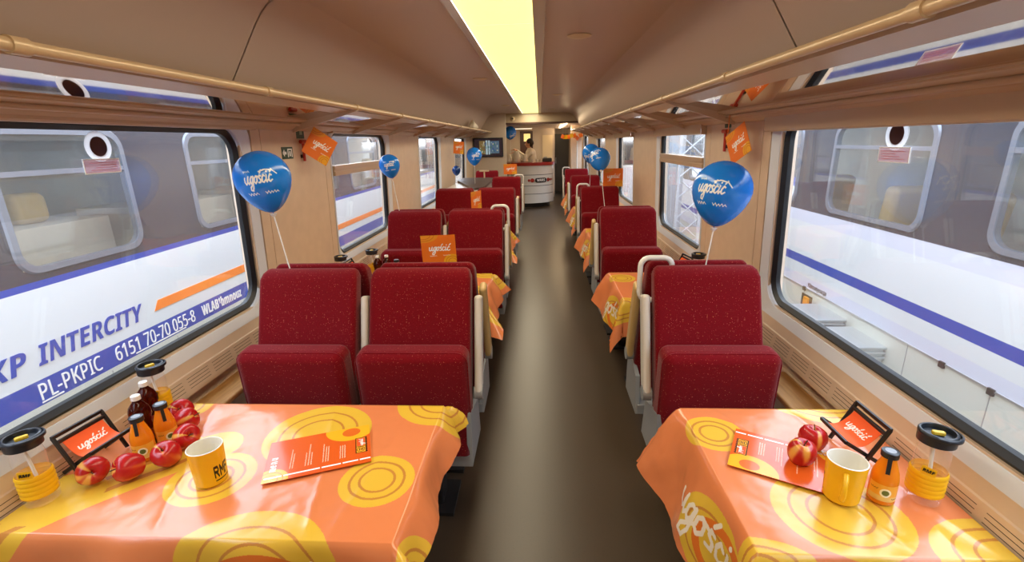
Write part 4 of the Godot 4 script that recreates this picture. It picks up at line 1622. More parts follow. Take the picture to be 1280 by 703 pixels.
	# balloons
	balloon(Vector3(-1.268, 1.62, -2.15), 0.122, Vector3(-1.175, 0.9, -2.16), 0.35, "blue balloon with white script before the window of the lettered train")
	balloon(Vector3(-1.29, 1.588, -4.12), 0.088, Vector3(-1.2, 0.9, -4.11), 0.25, "small blue balloon at the split window with an openable top")
	balloon(Vector3(-1.07, 1.555, -7.95), 0.125, Vector3(-1.075, 1.102, -7.95), 0.3, "blue balloon above the bar table near the television")
	balloon(Vector3(-0.72, 1.972, -12.1), 0.148, Vector3(-0.76, 1.15, -12.7), 0.4, "blue balloon in front of the kitchen beside the television partition")
	balloon(Vector3(-1.25, 1.365, -7.22), 0.064, Vector3(-1.255, 1.066, -7.25), 0.3, "small dark blue balloon low between the far windows", true)
	balloon(Vector3(0.812, 1.525, -2.2), 0.127, Vector3(0.725, 0.9, -2.16), -0.75, "large blue balloon with tilted white script beside the red hammer")
	balloon(Vector3(0.715, 1.535, -5.92), 0.128, Vector3(0.745, 0.77, -5.3), -0.7, "blue balloon above the third single seat, in front of another balloon")
	balloon(Vector3(0.69, 1.585, -6.7), 0.118, Vector3(0.72, 0.764, -7.1), -0.5, "blue balloon half hidden behind another blue balloon")
	# hammers, signs on the wall panels
	for s in [-1.0, 1.0]:
		var zc = -3.09 if s < 0 else -3.12
		var o = thing("emergency_hammer", "red emergency hammer on the wall panel beside the %s" % ("arrow exit sign" if s < 0 else "large tilted balloon"), "hammer", "red emergency hammers")
		var st := S()
		var a = wp(s, -0.018, 1.79, zc)
		var b = wp(s, -0.018, 1.665, zc)
		rod(st, a, b, 0.009, 10)
		part("handle", st, mats.red, o)
		st = S()
		rod(st, wp(s, -0.02, 1.785, zc - 0.035), wp(s, -0.02, 1.785, zc + 0.035), 0.012, 10)
		part("head", st, mats.red, o)
		st = S()
		wbox(st, s, -0.012, -0.004, 1.685, 1.705, zc - 0.02, zc + 0.02)
		part("clip", st, mats.dark, o)
		var g = thing("hammer_pictogram", "small green pictogram sticker above the red hammer beside the %s" % ("arrow exit sign" if s < 0 else "large tilted balloon"), "sticker", "green pictograms")
		st = S()
		wbox(st, s, -0.006, -0.004, 1.805, 1.862, zc - 0.05, zc + 0.05)
		part("backing", st, mats.green, g)
		st = S()
		wbox(st, s, -0.0068, -0.006, 1.828, 1.85, zc - 0.025, zc + 0.01)
		part("mark", st, mats.palegreen, g)
	var ex := thing("exit_sign", "dark green exit sign with white arrow on the wall panel beside a balloon", "sign")
	var st := S()
	wbox(st, -1.0, -0.0065, -0.004, 1.685, 1.755, -2.97, -2.84)
	part("plate", st, mats.exitgreen, ex)
	st = S()
	wbox(st, -1.0, -0.0075, -0.0065, 1.712, 1.728, -2.89, -2.85)
	var av := []
	for q in [[1.742, -2.866], [1.72, -2.846], [1.698, -2.866]]:
		av.append(wp(-1.0, -0.0075, q[0], q[1]))
	quad(st, av[0], av[1], av[2], wp(-1.0, -0.0075, 1.72, -2.872))
	part("arrow", st, mats.white, ex)
	st = S()
	wbox(st, -1.0, -0.0075, -0.0065, 1.695, 1.745, -2.96, -2.95)
	wbox(st, -1.0, -0.0075, -0.0065, 1.695, 1.745, -2.915, -2.905)
	wbox(st, -1.0, -0.0075, -0.0065, 1.737, 1.745, -2.96, -2.905)
	wbox(st, -1.0, -0.0075, -0.0065, 1.7, 1.73, -2.94, -2.925)
	part("running_figure", st, mats.white, ex)
	# round and square stickers on the two near panes
	for s in [-1.0, 1.0]:
		var zc = -1.69 if s < 0 else -1.755
		var yc = 1.772 if s < 0 else 1.748
		var o = thing("round_sticker", "round brown sticker with white rim on the pane facing the %s" % ("lettered train" if s < 0 else "train with battery boxes"), "sticker", "round pane stickers")
		for q in [["rim", 0.034, 0.053, mats.stickerwhite], ["centre", 0.0, 0.035, mats.stickerbrown]]:
			st = S()
			var P := [[], [], []]
			for j in 28:
				var a := TAU * j / 28.0
				for i in 3:
					var r: float = [q[1], q[2], q[2]][i]
					P[i].append(wp(s, [0.0515, 0.0515, 0.054][i], yc + sin(a) * maxf(r, 0.0005), zc + cos(a) * maxf(r, 0.0005)))
			grid(st, P, true)
			part(q[0], st, q[3], o)
		var lb = thing("square_sticker", "pale pink notice sticker with white edge on the pane facing the %s" % ("lettered train" if s < 0 else "train with battery boxes"), "sticker", "pink pane notices")
		st = S()
		var ly = yc - 0.068
		for q in [[ly - 0.026, ly - 0.023, -0.075, 0.075], [ly + 0.023, ly + 0.026, -0.075, 0.075], [ly - 0.023, ly + 0.023, -0.075, -0.072], [ly - 0.023, ly + 0.023, 0.072, 0.075]]:
			wbox(st, s, 0.0512, 0.0535, q[0], q[1], zc + q[2], zc + q[3])
		part("edge", st, mats.white, lb)
		st = S()
		wbox(st, s, 0.0515, 0.0535, ly - 0.023, ly + 0.023, zc - 0.072, zc + 0.072)
		part("notice", st, mats.pinkfilm, lb)
		st = S()
		for k in 4:
			wbox(st, s, 0.0508, 0.0515, ly - 0.015 + k * 0.0085, ly - 0.0125 + k * 0.0085, zc - 0.06, zc + 0.05 - (k % 3) * 0.02)
		part("print_lines", st, mats.pinkdark, lb)
# ---------------------------------------------------------------- the far end of the car
func sdf_mesh(st: SurfaceTool, bones: Array, lo: Vector3, hi: Vector3, cell: float, k: float) -> void:
	# bones: [a, b, ra, rb]; surface nets of their smooth union
	var n := Vector3i(((hi - lo) / cell).ceil()) + Vector3i.ONE
	var F := PackedFloat32Array()
	F.resize(n.x * n.y * n.z)
	F.fill(1.0)
	var idx := func(i: int, j: int, m: int) -> int: return (m * n.y + j) * n.x + i
	for b in bones:
		var a: Vector3 = b[0]
		var e: Vector3 = b[1]
		var ra: float = b[2]
		var rb: float = b[3]
		var pad := maxf(ra, rb) + k * 2.0 + cell * 2.0
		var l0 := ((a.min(e) - Vector3.ONE * pad - lo) / cell).floor().clamp(Vector3.ZERO, Vector3(n) - Vector3.ONE)
		var h0 := ((a.max(e) + Vector3.ONE * pad - lo) / cell).ceil().clamp(Vector3.ZERO, Vector3(n) - Vector3.ONE)
		var d := e - a
		var dd := maxf(d.length_squared(), 1e-9)
		for m in range(int(l0.z), int(h0.z) + 1):
			for j in range(int(l0.y), int(h0.y) + 1):
				for i in range(int(l0.x), int(h0.x) + 1):
					var p := lo + Vector3(i, j, m) * cell
					var t := clampf((p - a).dot(d) / dd, 0.0, 1.0)
					var v := (p - a - d * t).length() - lerpf(ra, rb, t)
					var q := (m * n.y + j) * n.x + i
					var f = F[q]
					var h := clampf(0.5 + 0.5 * (f - v) / k, 0.0, 1.0)
					F[q] = lerpf(f, v, h) - k * h * (1.0 - h)
	var V := {}
	for m in n.z - 1:
		for j in n.y - 1:
			for i in n.x - 1:
				var s := Vector3.ZERO
				var c := 0
				var fs := []
				for q in 8:
					fs.append(F[idx.call(i + (q & 1), j + ((q >> 1) & 1), m + (q >> 2))])
				var neg := 0
				for q in fs:
					if q < 0.0:
						neg += 1
				if neg == 0 or neg == 8:
					continue
				for e in [[0, 1], [2, 3], [4, 5], [6, 7], [0, 2], [1, 3], [4, 6], [5, 7], [0, 4], [1, 5], [2, 6], [3, 7]]:
					var f0: float = fs[e[0]]
					var f1: float = fs[e[1]]
					if (f0 < 0.0) != (f1 < 0.0):
						var t := f0 / (f0 - f1)
						var p0 = Vector3(e[0] & 1, (e[0] >> 1) & 1, e[0] >> 2)
						var p1 = Vector3(e[1] & 1, (e[1] >> 1) & 1, e[1] >> 2)
						s += p0.lerp(p1, t)
						c += 1
				V[Vector3i(i, j, m)] = lo + (Vector3(i, j, m) + s / c) * cell
	var quads := []
	var N := {}
	for key in V:
		for axis in 3:
			var o1 := Vector3i.ZERO
			var o2 := Vector3i.ZERO
			var ax := Vector3i.ZERO
			ax[axis] = 1
			o1[(axis + 1) % 3] = -1
			o2[(axis + 2) % 3] = -1
			var f0: float = F[idx.call(key.x, key.y, key.z)]
			var g: Vector3i = key + ax
			var f1: float = F[idx.call(g.x, g.y, g.z)]
			if (f0 < 0.0) == (f1 < 0.0):
				continue
			var ks := [key, key + o1, key + o1 + o2, key + o2]
			if not (V.has(ks[1]) and V.has(ks[2]) and V.has(ks[3])):
				continue
			var want := Vector3(ax) * (1.0 if f0 < 0.0 else -1.0)
			var nn: Vector3 = (V[ks[2]] - V[ks[0]]).cross(V[ks[3]] - V[ks[1]])
			if nn.dot(want) < 0.0:
				nn = -nn
			quads.append(ks)
			for q in ks:
				N[q] = N.get(q, Vector3.ZERO) + nn
	for ks in quads:
		emitq(st, [V[ks[0]], V[ks[1]], V[ks[2]], V[ks[3]]], [N[ks[0]].normalized(), N[ks[1]].normalized(), N[ks[2]].normalized(), N[ks[3]].normalized()])

func build_person() -> void:
	var o := thing("person", "person in a white shirt reaching forward behind the round bar counter", "person", "", Vector3(-0.26, 0, -13.95))
	# clothed body, turned towards -x (side on), leaning a little
	var V := func(x: float, y: float, z: float) -> Vector3: return Vector3(x, y, z)
	var bones := [
		[V.call(0.02, 1.0, 0), V.call(0.03, 1.18, 0), 0.15, 0.14],
		[V.call(0.03, 1.18, 0), V.call(0.0, 1.42, 0), 0.15, 0.15],
		[V.call(0.0, 1.45, -0.16), V.call(0.0, 1.45, 0.16), 0.075, 0.075],
		[V.call(-0.01, 1.46, 0), V.call(-0.04, 1.56, 0), 0.06, 0.052],
		[V.call(0.0, 1.45, 0.19), V.call(-0.16, 1.3, 0.22), 0.06, 0.046],
		[V.call(-0.16, 1.3, 0.22), V.call(-0.4, 1.42, 0.14), 0.046, 0.034],
		[V.call(0.0, 1.45, -0.19), V.call(-0.14, 1.32, -0.22), 0.06, 0.046],
		[V.call(-0.14, 1.32, -0.22), V.call(-0.38, 1.5, -0.1), 0.046, 0.034],
	]
	var st := S()
	sdf_mesh(st, bones, Vector3(-0.55, 0.8, -0.4), Vector3(0.3, 1.7, 0.4), 0.02, 0.03)
	part("shirt", st, mats.shirt, o)
	st = S()
	sdf_mesh(st, [[V.call(0.02, 0.98, 0.0), V.call(0.02, 0.93, 0.0), 0.15, 0.16], [V.call(0.02, 0.9, -0.09), V.call(0.0, 0.5, -0.1), 0.09, 0.062], [V.call(0.0, 0.5, -0.1), V.call(0.03, 0.1, -0.1), 0.062, 0.05], [V.call(0.02, 0.9, 0.09), V.call(0.0, 0.5, 0.1), 0.09, 0.062], [V.call(0.0, 0.5, 0.1), V.call(0.03, 0.1, 0.1), 0.062, 0.05], [V.call(0.03, 0.045, -0.1), V.call(-0.13, 0.035, -0.1), 0.045, 0.035], [V.call(0.03, 0.045, 0.1), V.call(-0.13, 0.035, 0.1), 0.045, 0.035]], Vector3(-0.3, -0.03, -0.3), Vector3(0.3, 1.2, 0.3), 0.03, 0.03)
	part("trousers", st, mats.dark, o)
	# head, face and hands: one skin mesh
	st = S()
	var head := [[V.call(-0.03, 1.55, 0), V.call(-0.045, 1.6, 0), 0.05, 0.05], [V.call(-0.05, 1.72, 0), V.call(-0.06, 1.66, 0), 0.088, 0.07], [V.call(-0.09, 1.63, 0), V.call(-0.1, 1.645, 0), 0.04, 0.045], [V.call(-0.138, 1.7, 0), V.call(-0.155, 1.672, 0), 0.012, 0.016], [V.call(-0.13, 1.638, -0.015), V.call(-0.13, 1.638, 0.015), 0.012, 0.012], [V.call(-0.04, 1.69, 0.085), V.call(-0.04, 1.665, 0.085), 0.018, 0.014], [V.call(-0.04, 1.69, -0.085), V.call(-0.04, 1.665, -0.085), 0.018, 0.014]]
	sdf_mesh(st, head, Vector3(-0.2, 1.5, -0.14), Vector3(0.08, 1.86, 0.14), 0.008, 0.012)
	for hd in [[Vector3(-0.42, 1.43, 0.133), 0.1], [Vector3(-0.4, 1.515, -0.09), 0.25]]:
		var w: Vector3 = hd[0]
		var hb := [[w, w + Vector3(-0.07, 0.02, 0), 0.028, 0.03]]
		for f in 4:
			var r: Vector3 = w + Vector3(-0.085, 0.022, -0.033 + f * 0.022)
			var ln: float = [0.062, 0.075, 0.07, 0.055][f]
			hb.append([r, r + Vector3(-ln * 0.6, -0.008, 0), 0.0095, 0.009])
			hb.append([r + Vector3(-ln * 0.6, -0.008, 0), r + Vector3(-ln * 0.9, -0.03, 0), 0.009, 0.008])
		hb.append([w + Vector3(-0.02, 0.01, 0.03), w + Vector3(-0.06, -0.01, 0.055), 0.012, 0.01])
		sdf_mesh(st, hb, w + Vector3(-0.2, -0.08, -0.09), w + Vector3(0.06, 0.09, 0.1), 0.007, 0.006)
	part("skin", st, mats.skin, o)
	st = S()
	sdf_mesh(st, [[V.call(-0.02, 1.745, -0.02), V.call(-0.02, 1.745, 0.02), 0.096, 0.096], [V.call(0.01, 1.7, 0), V.call(0.0, 1.65, 0), 0.085, 0.06]], Vector3(-0.2, 1.5, -0.16), Vector3(0.15, 1.9, 0.16), 0.012, 0.02)
	part("hair", st, mats.hair, o)
	st = S()
	for s in [-1.0, 1.0]:
		lathe(st, [Vector2(0.0, 0.006), Vector2(0.005, 0.004), Vector2(0.006, 0.0)], 8, Transform3D(Basis(Vector3.BACK, PI / 2), Vector3(-0.134, 1.695, s * 0.032)))
	part("eyes", st, mats.hair, o)

func build_far() -> void:
	# television on the partition
	var tv := thing("television", "wall television showing bottles on shelves, on the partition before the bar", "television")
	var st := S()
	rbox(st, Vector3(0.68, 0.42, 0.05), 0.012, Transform3D(Basis(), Vector3(-1.17, 1.64, -11.17)), 1)
	part("casing", st, mats.blacklid, tv)
	st = S()
	var im := Image.create(192, 96, false, Image.FORMAT_RGB8)
	im.fill(c8(44, 30, 34))
	im.fill_rect(Rect2i(34, 10, 40, 76), c8(120, 96, 52))
	im.fill_rect(Rect2i(78, 8, 30, 80), c8(170, 190, 196))
	im.fill_rect(Rect2i(92, 8, 5, 80), c8(40, 34, 40))
	im.fill_rect(Rect2i(110, 12, 62, 70), c8(84, 106, 124))
	rng.seed = 9
	for k in 60:
		im.fill_rect(Rect2i(rng.randi_range(36, 160), rng.randi_range(12, 76), rng.randi_range(2, 6), rng.randi_range(4, 12)), [c8(50, 80, 130), c8(150, 170, 160), c8(60, 110, 80), c8(190, 180, 150)][rng.randi_range(0, 3)])
	mats.tvscreen = mat("tv_screen", Color.BLACK, 0.2)
	mats.tvscreen.emission_enabled = true
	mats.tvscreen.emission_texture = tex(im)
	mats.tvscreen.emission_energy_multiplier = 0.8
	quad(st, Vector3(-1.485, 1.825, -11.143), Vector3(-0.855, 1.825, -11.143), Vector3(-0.855, 1.455, -11.143), Vector3(-1.485, 1.455, -11.143), [Vector2(0, 0), Vector2(1, 0), Vector2(1, 1), Vector2(0, 1)])
	part("screen", st, mats.tvscreen, tv)
	# bar table with a dark top
	var bt := thing("bar_table", "high bar table with dark wooden rounded top beside the fourth double row", "table")
	var poly := []
	for i in 25:
		var a := PI * i / 24.0
		poly.append(Vector2(-1.05 + 0.36 * cos(a) - 0.0, 0.62 * sin(a) + 0.35))
	poly = []
	for q in [[-1.5, -9.35], [-1.5, -8.7], [-1.42, -8.5], [-1.06, -7.3], [-0.98, -7.2], [-0.9, -7.25], [-0.86, -7.4], [-0.86, -9.1], [-0.9, -9.25], [-1.0, -9.35]]:
		poly.append(Vector2(q[0], -q[1]))
	st = S()
	prism(st, poly, Transform3D(Basis(Vector3.RIGHT, -PI / 2), Vector3(0, 1.1, 0)), 0.035)
	part("top_board", st, mats.greywood, bt)
	poly = []
	for q in rrect(-1.49, -0.92, -9.3, -7.12, 0.16, 8):
		poly.append(Vector2(q.x, -q.y))
	st = S()
	prism(st, poly, Transform3D(Basis(Vector3.RIGHT, -PI / 2), Vector3(0, 1.065, 0)), 1.065)
	part("white_base", st, mats.whitegloss, bt)
	var nh := thing("napkin_stand", "small pale T-shaped stand on the bar table", "stand")
	st = S()
	rbox(st, Vector3(0.025, 0.12, 0.025), 0.004, Transform3D(Basis(), Vector3(-1.06, 1.16, -9.2)), 1)
	part("post", st, mats.cream, nh)
	st = S()
	rbox(st, Vector3(0.18, 0.025, 0.06), 0.006, Transform3D(Basis(), Vector3(-1.06, 1.232, -9.2)), 1)
	part("crossbar", st, mats.cream, nh)
	# round-fronted counter
	var cn := thing("bar_counter", "white curved bar counter with red top edge, dark lines and round logo", "counter")
	var ccx := -0.33
	var ccz := -13.75
	var arc := func(r: float, y: float) -> Array:
		var row := []
		for i in 25:
			var a := lerpf(PI * 0.98, -0.06 * PI, i / 24.0)
			row.append(Vector3(ccx + cos(a) * r, y, ccz + sin(a) * r * 0.95))
		return row
	var bands := [[0.12, 0.36], [0.375, 0.58], [0.595, 0.87], [0.885, 1.12]]
	for b in bands:
		st = S()
		grid(st, [arc.call(0.69, b[0]), arc.call(0.71, b[0]), arc.call(0.71, b[0]), arc.call(0.71, b[1]), arc.call(0.71, b[1]), arc.call(0.69, b[1])])
		part("front_band", st, mats.counterwhite, cn)
	st = S()
	grid(st, [arc.call(0.695, 0.1), arc.call(0.695, 1.13)])
	part("core", st, mats.dark, cn)
	st = S()
	grid(st, [arc.call(0.6, 0.0), arc.call(0.6, 0.12), arc.call(0.6, 0.12), arc.call(0.71, 0.12)])
	part("plinth", st, mats.dark, cn)
	st = S()
	grid(st, [arc.call(0.6, 1.12), arc.call(0.74, 1.12), arc.call(0.74, 1.12), arc.call(0.74, 1.2), arc.call(0.74, 1.2), arc.call(0.35, 1.2)])
	part("top_edge", st, mats.counterred, cn)
	st = S()
	box(st, Vector3(-1.5, 0.05, -13.9), Vector3(-1.06, 1.14, -13.4))
	box(st, Vector3(-1.5, 1.14, -13.9), Vector3(-1.08, 1.195, -13.35))
	part("side_unit", st, mats.darkwood, cn)
	# logo on the counter's front
	var on_c := func(x: float, off: float) -> Transform3D:
		var u: float = (x - ccx) / 0.71
		var zz := 0.71 * 0.95 * sqrt(maxf(0.05, 1.0 - u * u))
		var nn := Vector3((x - ccx) / (0.71 * 0.71), 0, zz / (0.6745 * 0.6745)).normalized()
		return Transform3D(Basis(Vector3.UP, atan2(nn.x, nn.z)), Vector3(x, 0.735, ccz + zz) + nn * off)
	var pill := []
	for q in rrect(-0.17, 0.17, -0.062, 0.062, 0.06, 6):
		pill.append(q)
	st = S()
	prism(st, pill, on_c.call(0.02, 0.012), 0.03)
	var pl := part("logo_plate", st, mats.ink, cn)
	lettering("lettering", "WARS", 0.066, on_c.call(0.02, 0.014), mats.white, pl, "Droid Sans", true, 0.004)
	for q in [[-0.3, 0.035], [-0.21, 0.055], [0.215, 0.05], [0.275, 0.032], [0.32, 0.02]]:
		st = S()
		lathe(st, [Vector2(0.0, 0.03), Vector2(q[1], 0.03), Vector2(q[1], 0.03), Vector2(q[1], 0.0)], 20, on_c.call(q[0], -0.02) * Transform3D(Basis(Vector3.RIGHT, PI / 2), Vector3.ZERO))
		part("logo_dot", st, mats.counterred, cn)
	# things on the counter
	rng.seed = 21
	for k in 3:
		var g = thing("white_package", ["crumpled white paper bag on the bar counter by the balloon", "white paper package on the bar counter beside the person's elbow", "tall white wrapped packet on the bar counter by the kitchen hatch"][k], "package", "white packages on the counter", Vector3(-0.86 + k * 0.225, 1.2, -13.38))
		st = S()
		lathe(st, [Vector2(0.0, 0.0), Vector2(0.07, 0.0), Vector2(0.08, 0.05), Vector2(0.07, 0.11), Vector2(0.055, 0.17), Vector2(0.04, 0.2), Vector2(0.0, 0.18)], 14, Transform3D(Basis.from_scale(Vector3.ONE * [1.2, 1.5, 1.1][k]), Vector3.ZERO), func(q: Vector3, i: int, a: float): return Vector3(q.x * (1.0 + 0.18 * sin(a * 3.0 + i + k)), q.y, q.z * (1.0 + 0.15 * cos(a * 4.0 + i * 2.0))))
		part("bag", st, mats.paper, g)
	for k in 3:
		var g := thing("white_cup", "small white cup on the bar counter edge, %s from the white packages" % ORD[k], "cup", "cups on the counter", Vector3(-0.2 + k * 0.11, 1.2, -13.25))
		st = S()
		lathe(st, [Vector2(0.0, 0.0), Vector2(0.025, 0.0), Vector2(0.036, 0.08), Vector2(0.033, 0.08), Vector2(0.022, 0.01), Vector2(0.0, 0.01)], 14)
		part("cup_body", st, mats.mugwhite, g)
	var cm := thing("coffee_machine", "dark coffee machine on the bar counter in front of the cream door", "machine", "", Vector3(0.2, 1.2, -13.6))
	st = S()
	rbox(st, Vector3(0.26, 0.1, 0.3), 0.02, Transform3D(Basis(), Vector3(0, 0.05, 0)), 1)
	part("housing", st, mats.dark, cm)
	st = S()
	rbox(st, Vector3(0.1, 0.04, 0.1), 0.01, Transform3D(Basis(), Vector3(-0.05, 0.118, 0)), 1)
	part("lid", st, mats.seatgrey, cm)
	# post and garland in the corridor
	var po := thing("corridor_pillar", "brown pillar with a bright vertical grab pole behind the single seats", "pillar")
	st = S()
	box(st, Vector3(0.82, 0.0, -13.3), Vector3(1.1, 2.13, -13.0))
	part("column", st, mats.wall, po)
	st = S()
	rod(st, Vector3(0.97, 0.3, -12.93), Vector3(0.97, 1.75, -12.93), 0.016, 10)
	part("grab_pole", st, mats.whitegloss, po)
	rng.seed = 4
	for k in 7:
		var o := thing("garland_tag", "%s paper tag in the bunch over the far corridor, %s from the kitchen side" % ["orange" if k > 3 or k % 2 == 0 else "yellow", ["first", "second", "third", "fourth", "fifth", "sixth", "seventh"][k]], "tag", "paper tags over the corridor")
		st = S()
		var t := Transform3D(Basis(Vector3.UP, rng.randf_range(-0.8, 0.8)) * Basis(Vector3.BACK, rng.randf_range(-0.8, 0.8)), Vector3(0.58 + k * 0.075, 1.82 + rng.randf_range(-0.03, 0.05), -12.6 - 0.06 * (k % 3)))
		var h := 0.05
		for side in [0.001, -0.001]:
			quad(st, t * Vector3(-h, h, side), t * Vector3(h, h, side), t * Vector3(h, -h, side), t * Vector3(-h, -h, side), [Vector2(0, 0), Vector2(1, 0), Vector2(1, 1), Vector2(0, 1)])
		part("tag_paper", st, mats.orange if k > 3 or k % 2 == 0 else mats.yellowband, o)
		st = S()
		rod(st, t * Vector3(0, h * 0.8, 0), Vector3(t.origin.x, 2.13, t.origin.z), 0.002, 6)
		part("string", st, mats.straw, o)
	# camera dome and small round thing on the bulkhead
	var dm := thing("camera_dome", "small dark security camera dome on the bulkhead beside the light strip", "camera")
	st = S()
	lathe(st, [Vector2(0.05, 0.0), Vector2(0.05, 0.02), Vector2(0.05, 0.02), Vector2(0.04, 0.05), Vector2(0.02, 0.066), Vector2(0.0, 0.07)], 18, Transform3D(Basis(Vector3.RIGHT, PI / 2), Vector3(-0.62, 2.26, -11.5)))
	part("dome", st, mats.cream, dm)
	st = S()
	lathe(st, [Vector2(0.022, 0.062), Vector2(0.018, 0.072), Vector2(0.0, 0.076)], 14, Transform3D(Basis(Vector3.RIGHT, PI / 2), Vector3(-0.62, 2.26, -11.5)))
	part("lens", st, mats.blacklid, dm)
	# bag on the rack
	var bg := thing("plastic_bag", "crumpled pale plastic bag lying on the far end of the luggage rack", "bag", "", Vector3(-1.2, 1.985, -8.9))
	st = S()
	lathe(st, [Vector2(0.0, 0.0), Vector2(0.12, 0.0), Vector2(0.15, 0.05), Vector2(0.12, 0.12), Vector2(0.06, 0.17), Vector2(0.0, 0.2)], 18, Transform3D(Basis.from_scale(Vector3(0.55, 0.7, 1.3)), Vector3.ZERO), func(q: Vector3, i: int, a: float): return Vector3(q.x * (1.0 + 0.2 * sin(a * 3.0 + i)), q.y * (1.0 + 0.2 * sin(a * 2.0)), q.z * (1.0 + 0.2 * cos(a * 5.0 + i))))
	part("bag_skin", st, mats.paper, bg)
# ---------------------------------------------------------------- outside
func side_rect(st: SurfaceTool, x: float, s: float, y0: float, y1: float, z0: float, z1: float, proud: float, deep := 0.02) -> void:
	var xa = x - s * proud
	var xb = x + s * deep
	box(st, Vector3(minf(xa, xb), y0, minf(z0, z1)), Vector3(maxf(xa, xb), y1, maxf(z0, z1)))

func on_side(x: float, s: float, y: float, z: float) -> Transform3D:   # text plane on the flank of the neighbour, reading along -z on the left side and +z on the right
	var r = Vector3(0, 0, -1) if s < 0 else Vector3(0, 0, 1)
	return Transform3D(Basis(r, Vector3.UP, Vector3(-s, 0, 0)), Vector3(x, y, z))

func coach(s: float, x: float, label: String, wins: Array, bands: Array, ztail: float, zhead: float) -> Node3D:
	var o := thing("railway_coach", label, "train", "neighbouring coaches")
	# flank strips around the window openings
	var y0 = 1.11 if s < 0 else 1.1
	var y1 = 1.87 if s < 0 else 1.82
	for b in bands:
		var st := S()
		side_rect(st, x, s, b[0], b[1], ztail, zhead, 0.0)
		part(b[3], st, mats[b[2]], o)
	var st := S()
	side_rect(st, x, s, bands[-1][1], y0, ztail, zhead, 0.0)
	side_rect(st, x, s, y1, 2.08, ztail, zhead, 0.0)
	var z := zhead
	for w in wins:
		side_rect(st, x, s, y0, y1, w[1], z, 0.0)
		z = w[0]
	side_rect(st, x, s, y0, y1, ztail, z, 0.0)
	part("window_band", st, mats.coachgrey, o)
	# roof
	st = S()
	var prof := []
	for i in 9:
		var a := PI / 2 * i / 8.0
		prof.append(Vector2(x + s * (0.9 - 0.9 * cos(a)), 2.08 + 0.62 * sin(a)))
	prof.append(Vector2(x + s * 2.0, 2.7))
	sweepz(st, prof, zhead, ztail)
	part("roof", st, mats.coachroof, o)
	# inside: floor, far wall, seats
	st = S()
	box(st, Vector3(minf(x + s * 0.03, x + s * 2.4), 0.0, ztail), Vector3(maxf(x + s * 0.03, x + s * 2.4), 0.04, zhead))
	part("inner_floor", st, mats.dark, o)
	st = S()
	box(st, Vector3(minf(x + s * 2.4, x + s * 2.46), 0.0, ztail), Vector3(maxf(x + s * 2.4, x + s * 2.46), 1.0, zhead))
	box(st, Vector3(minf(x + s * 2.4, x + s * 2.46), 1.0, ztail), Vector3(maxf(x + s * 2.4, x + s * 2.46), 2.2, zhead))
	part("inner_far_wall", st, mats.coachinner, o)
	st = S()
	box(st, Vector3(minf(x + s * 0.6, x + s * 2.4), 2.15, ztail), Vector3(maxf(x + s * 0.6, x + s * 2.4), 2.2, zhead))
	part("inner_ceiling", st, mats.coachinner, o)
	for w in wins:
		var wn := Node3D.new()
		wn.name = "coach_window"
		o.add_child(wn, true)
		st = S()
		var L0 = rrect(w[0] - 0.03, w[1] + 0.03, y0 - 0.03, y1 + 0.03, 0.12, 6)
		var L1 = rrect(w[0] - 0.022, w[1] + 0.022, y0 - 0.022, y1 + 0.022, 0.12, 6)
		var L2 = rrect(w[0] + 0.012, w[1] - 0.012, y0 + 0.012, y1 - 0.012, 0.1, 6)
		var P := []
		for q in [[L0, 0.001], [L1, 0.012], [L1, 0.012], [L2, 0.012], [L2, 0.012], [L2, -0.03]]:
			var row := []
			for p in q[0]:
				row.append(Vector3(x - s * q[1], p.y, p.x))
			P.append(row)
		grid(st, P, true)
		part("window_frame", st, mats.coachframe, wn)
		st = S()
		var P2 := [[], []]
		for p in L2:
			P2[0].append(Vector3(x - s * 0.004, p.y, p.x))
			P2[1].append(Vector3(x - s * 0.004, (y0 + y1) / 2, (w[0] + w[1]) / 2))
		grid(st, P2, true)
		part("window_pane", st, mats.coachpane, wn)
		st = S()
		side_rect(st, x, s, 1.63, 1.66, w[0] + 0.012, w[1] - 0.012, 0.01, 0.01)
		part("window_bar", st, mats.coachframe, wn)
		if s < 0:
			st = S()
			box(st, Vector3(x - 1.0, 0.5, w[0] - 0.1), Vector3(x - 0.3, 1.3, w[1] + 0.1))
			part("berth", st, mats.berth, wn)
			for q in [0.3, 0.75]:
				st = S()
				rbox(st, Vector3(0.16, 0.2, 0.22), 0.05, Transform3D(Basis(), Vector3(x - 0.55, 1.4, lerpf(w[0], w[1], q))), 2)
				part("cushion", st, mats.tan, wn)
		elif w.size() > 2:
			for zz in w[2]:
				st = S()
				rbox(st, Vector3(0.5, 0.75, 0.16), 0.05, Transform3D(Basis(Vector3.RIGHT, 0.12), Vector3(x + s * 0.55, 0.95, zz)), 2)
				part("seat_back", st, mats.tan, wn)
	return o

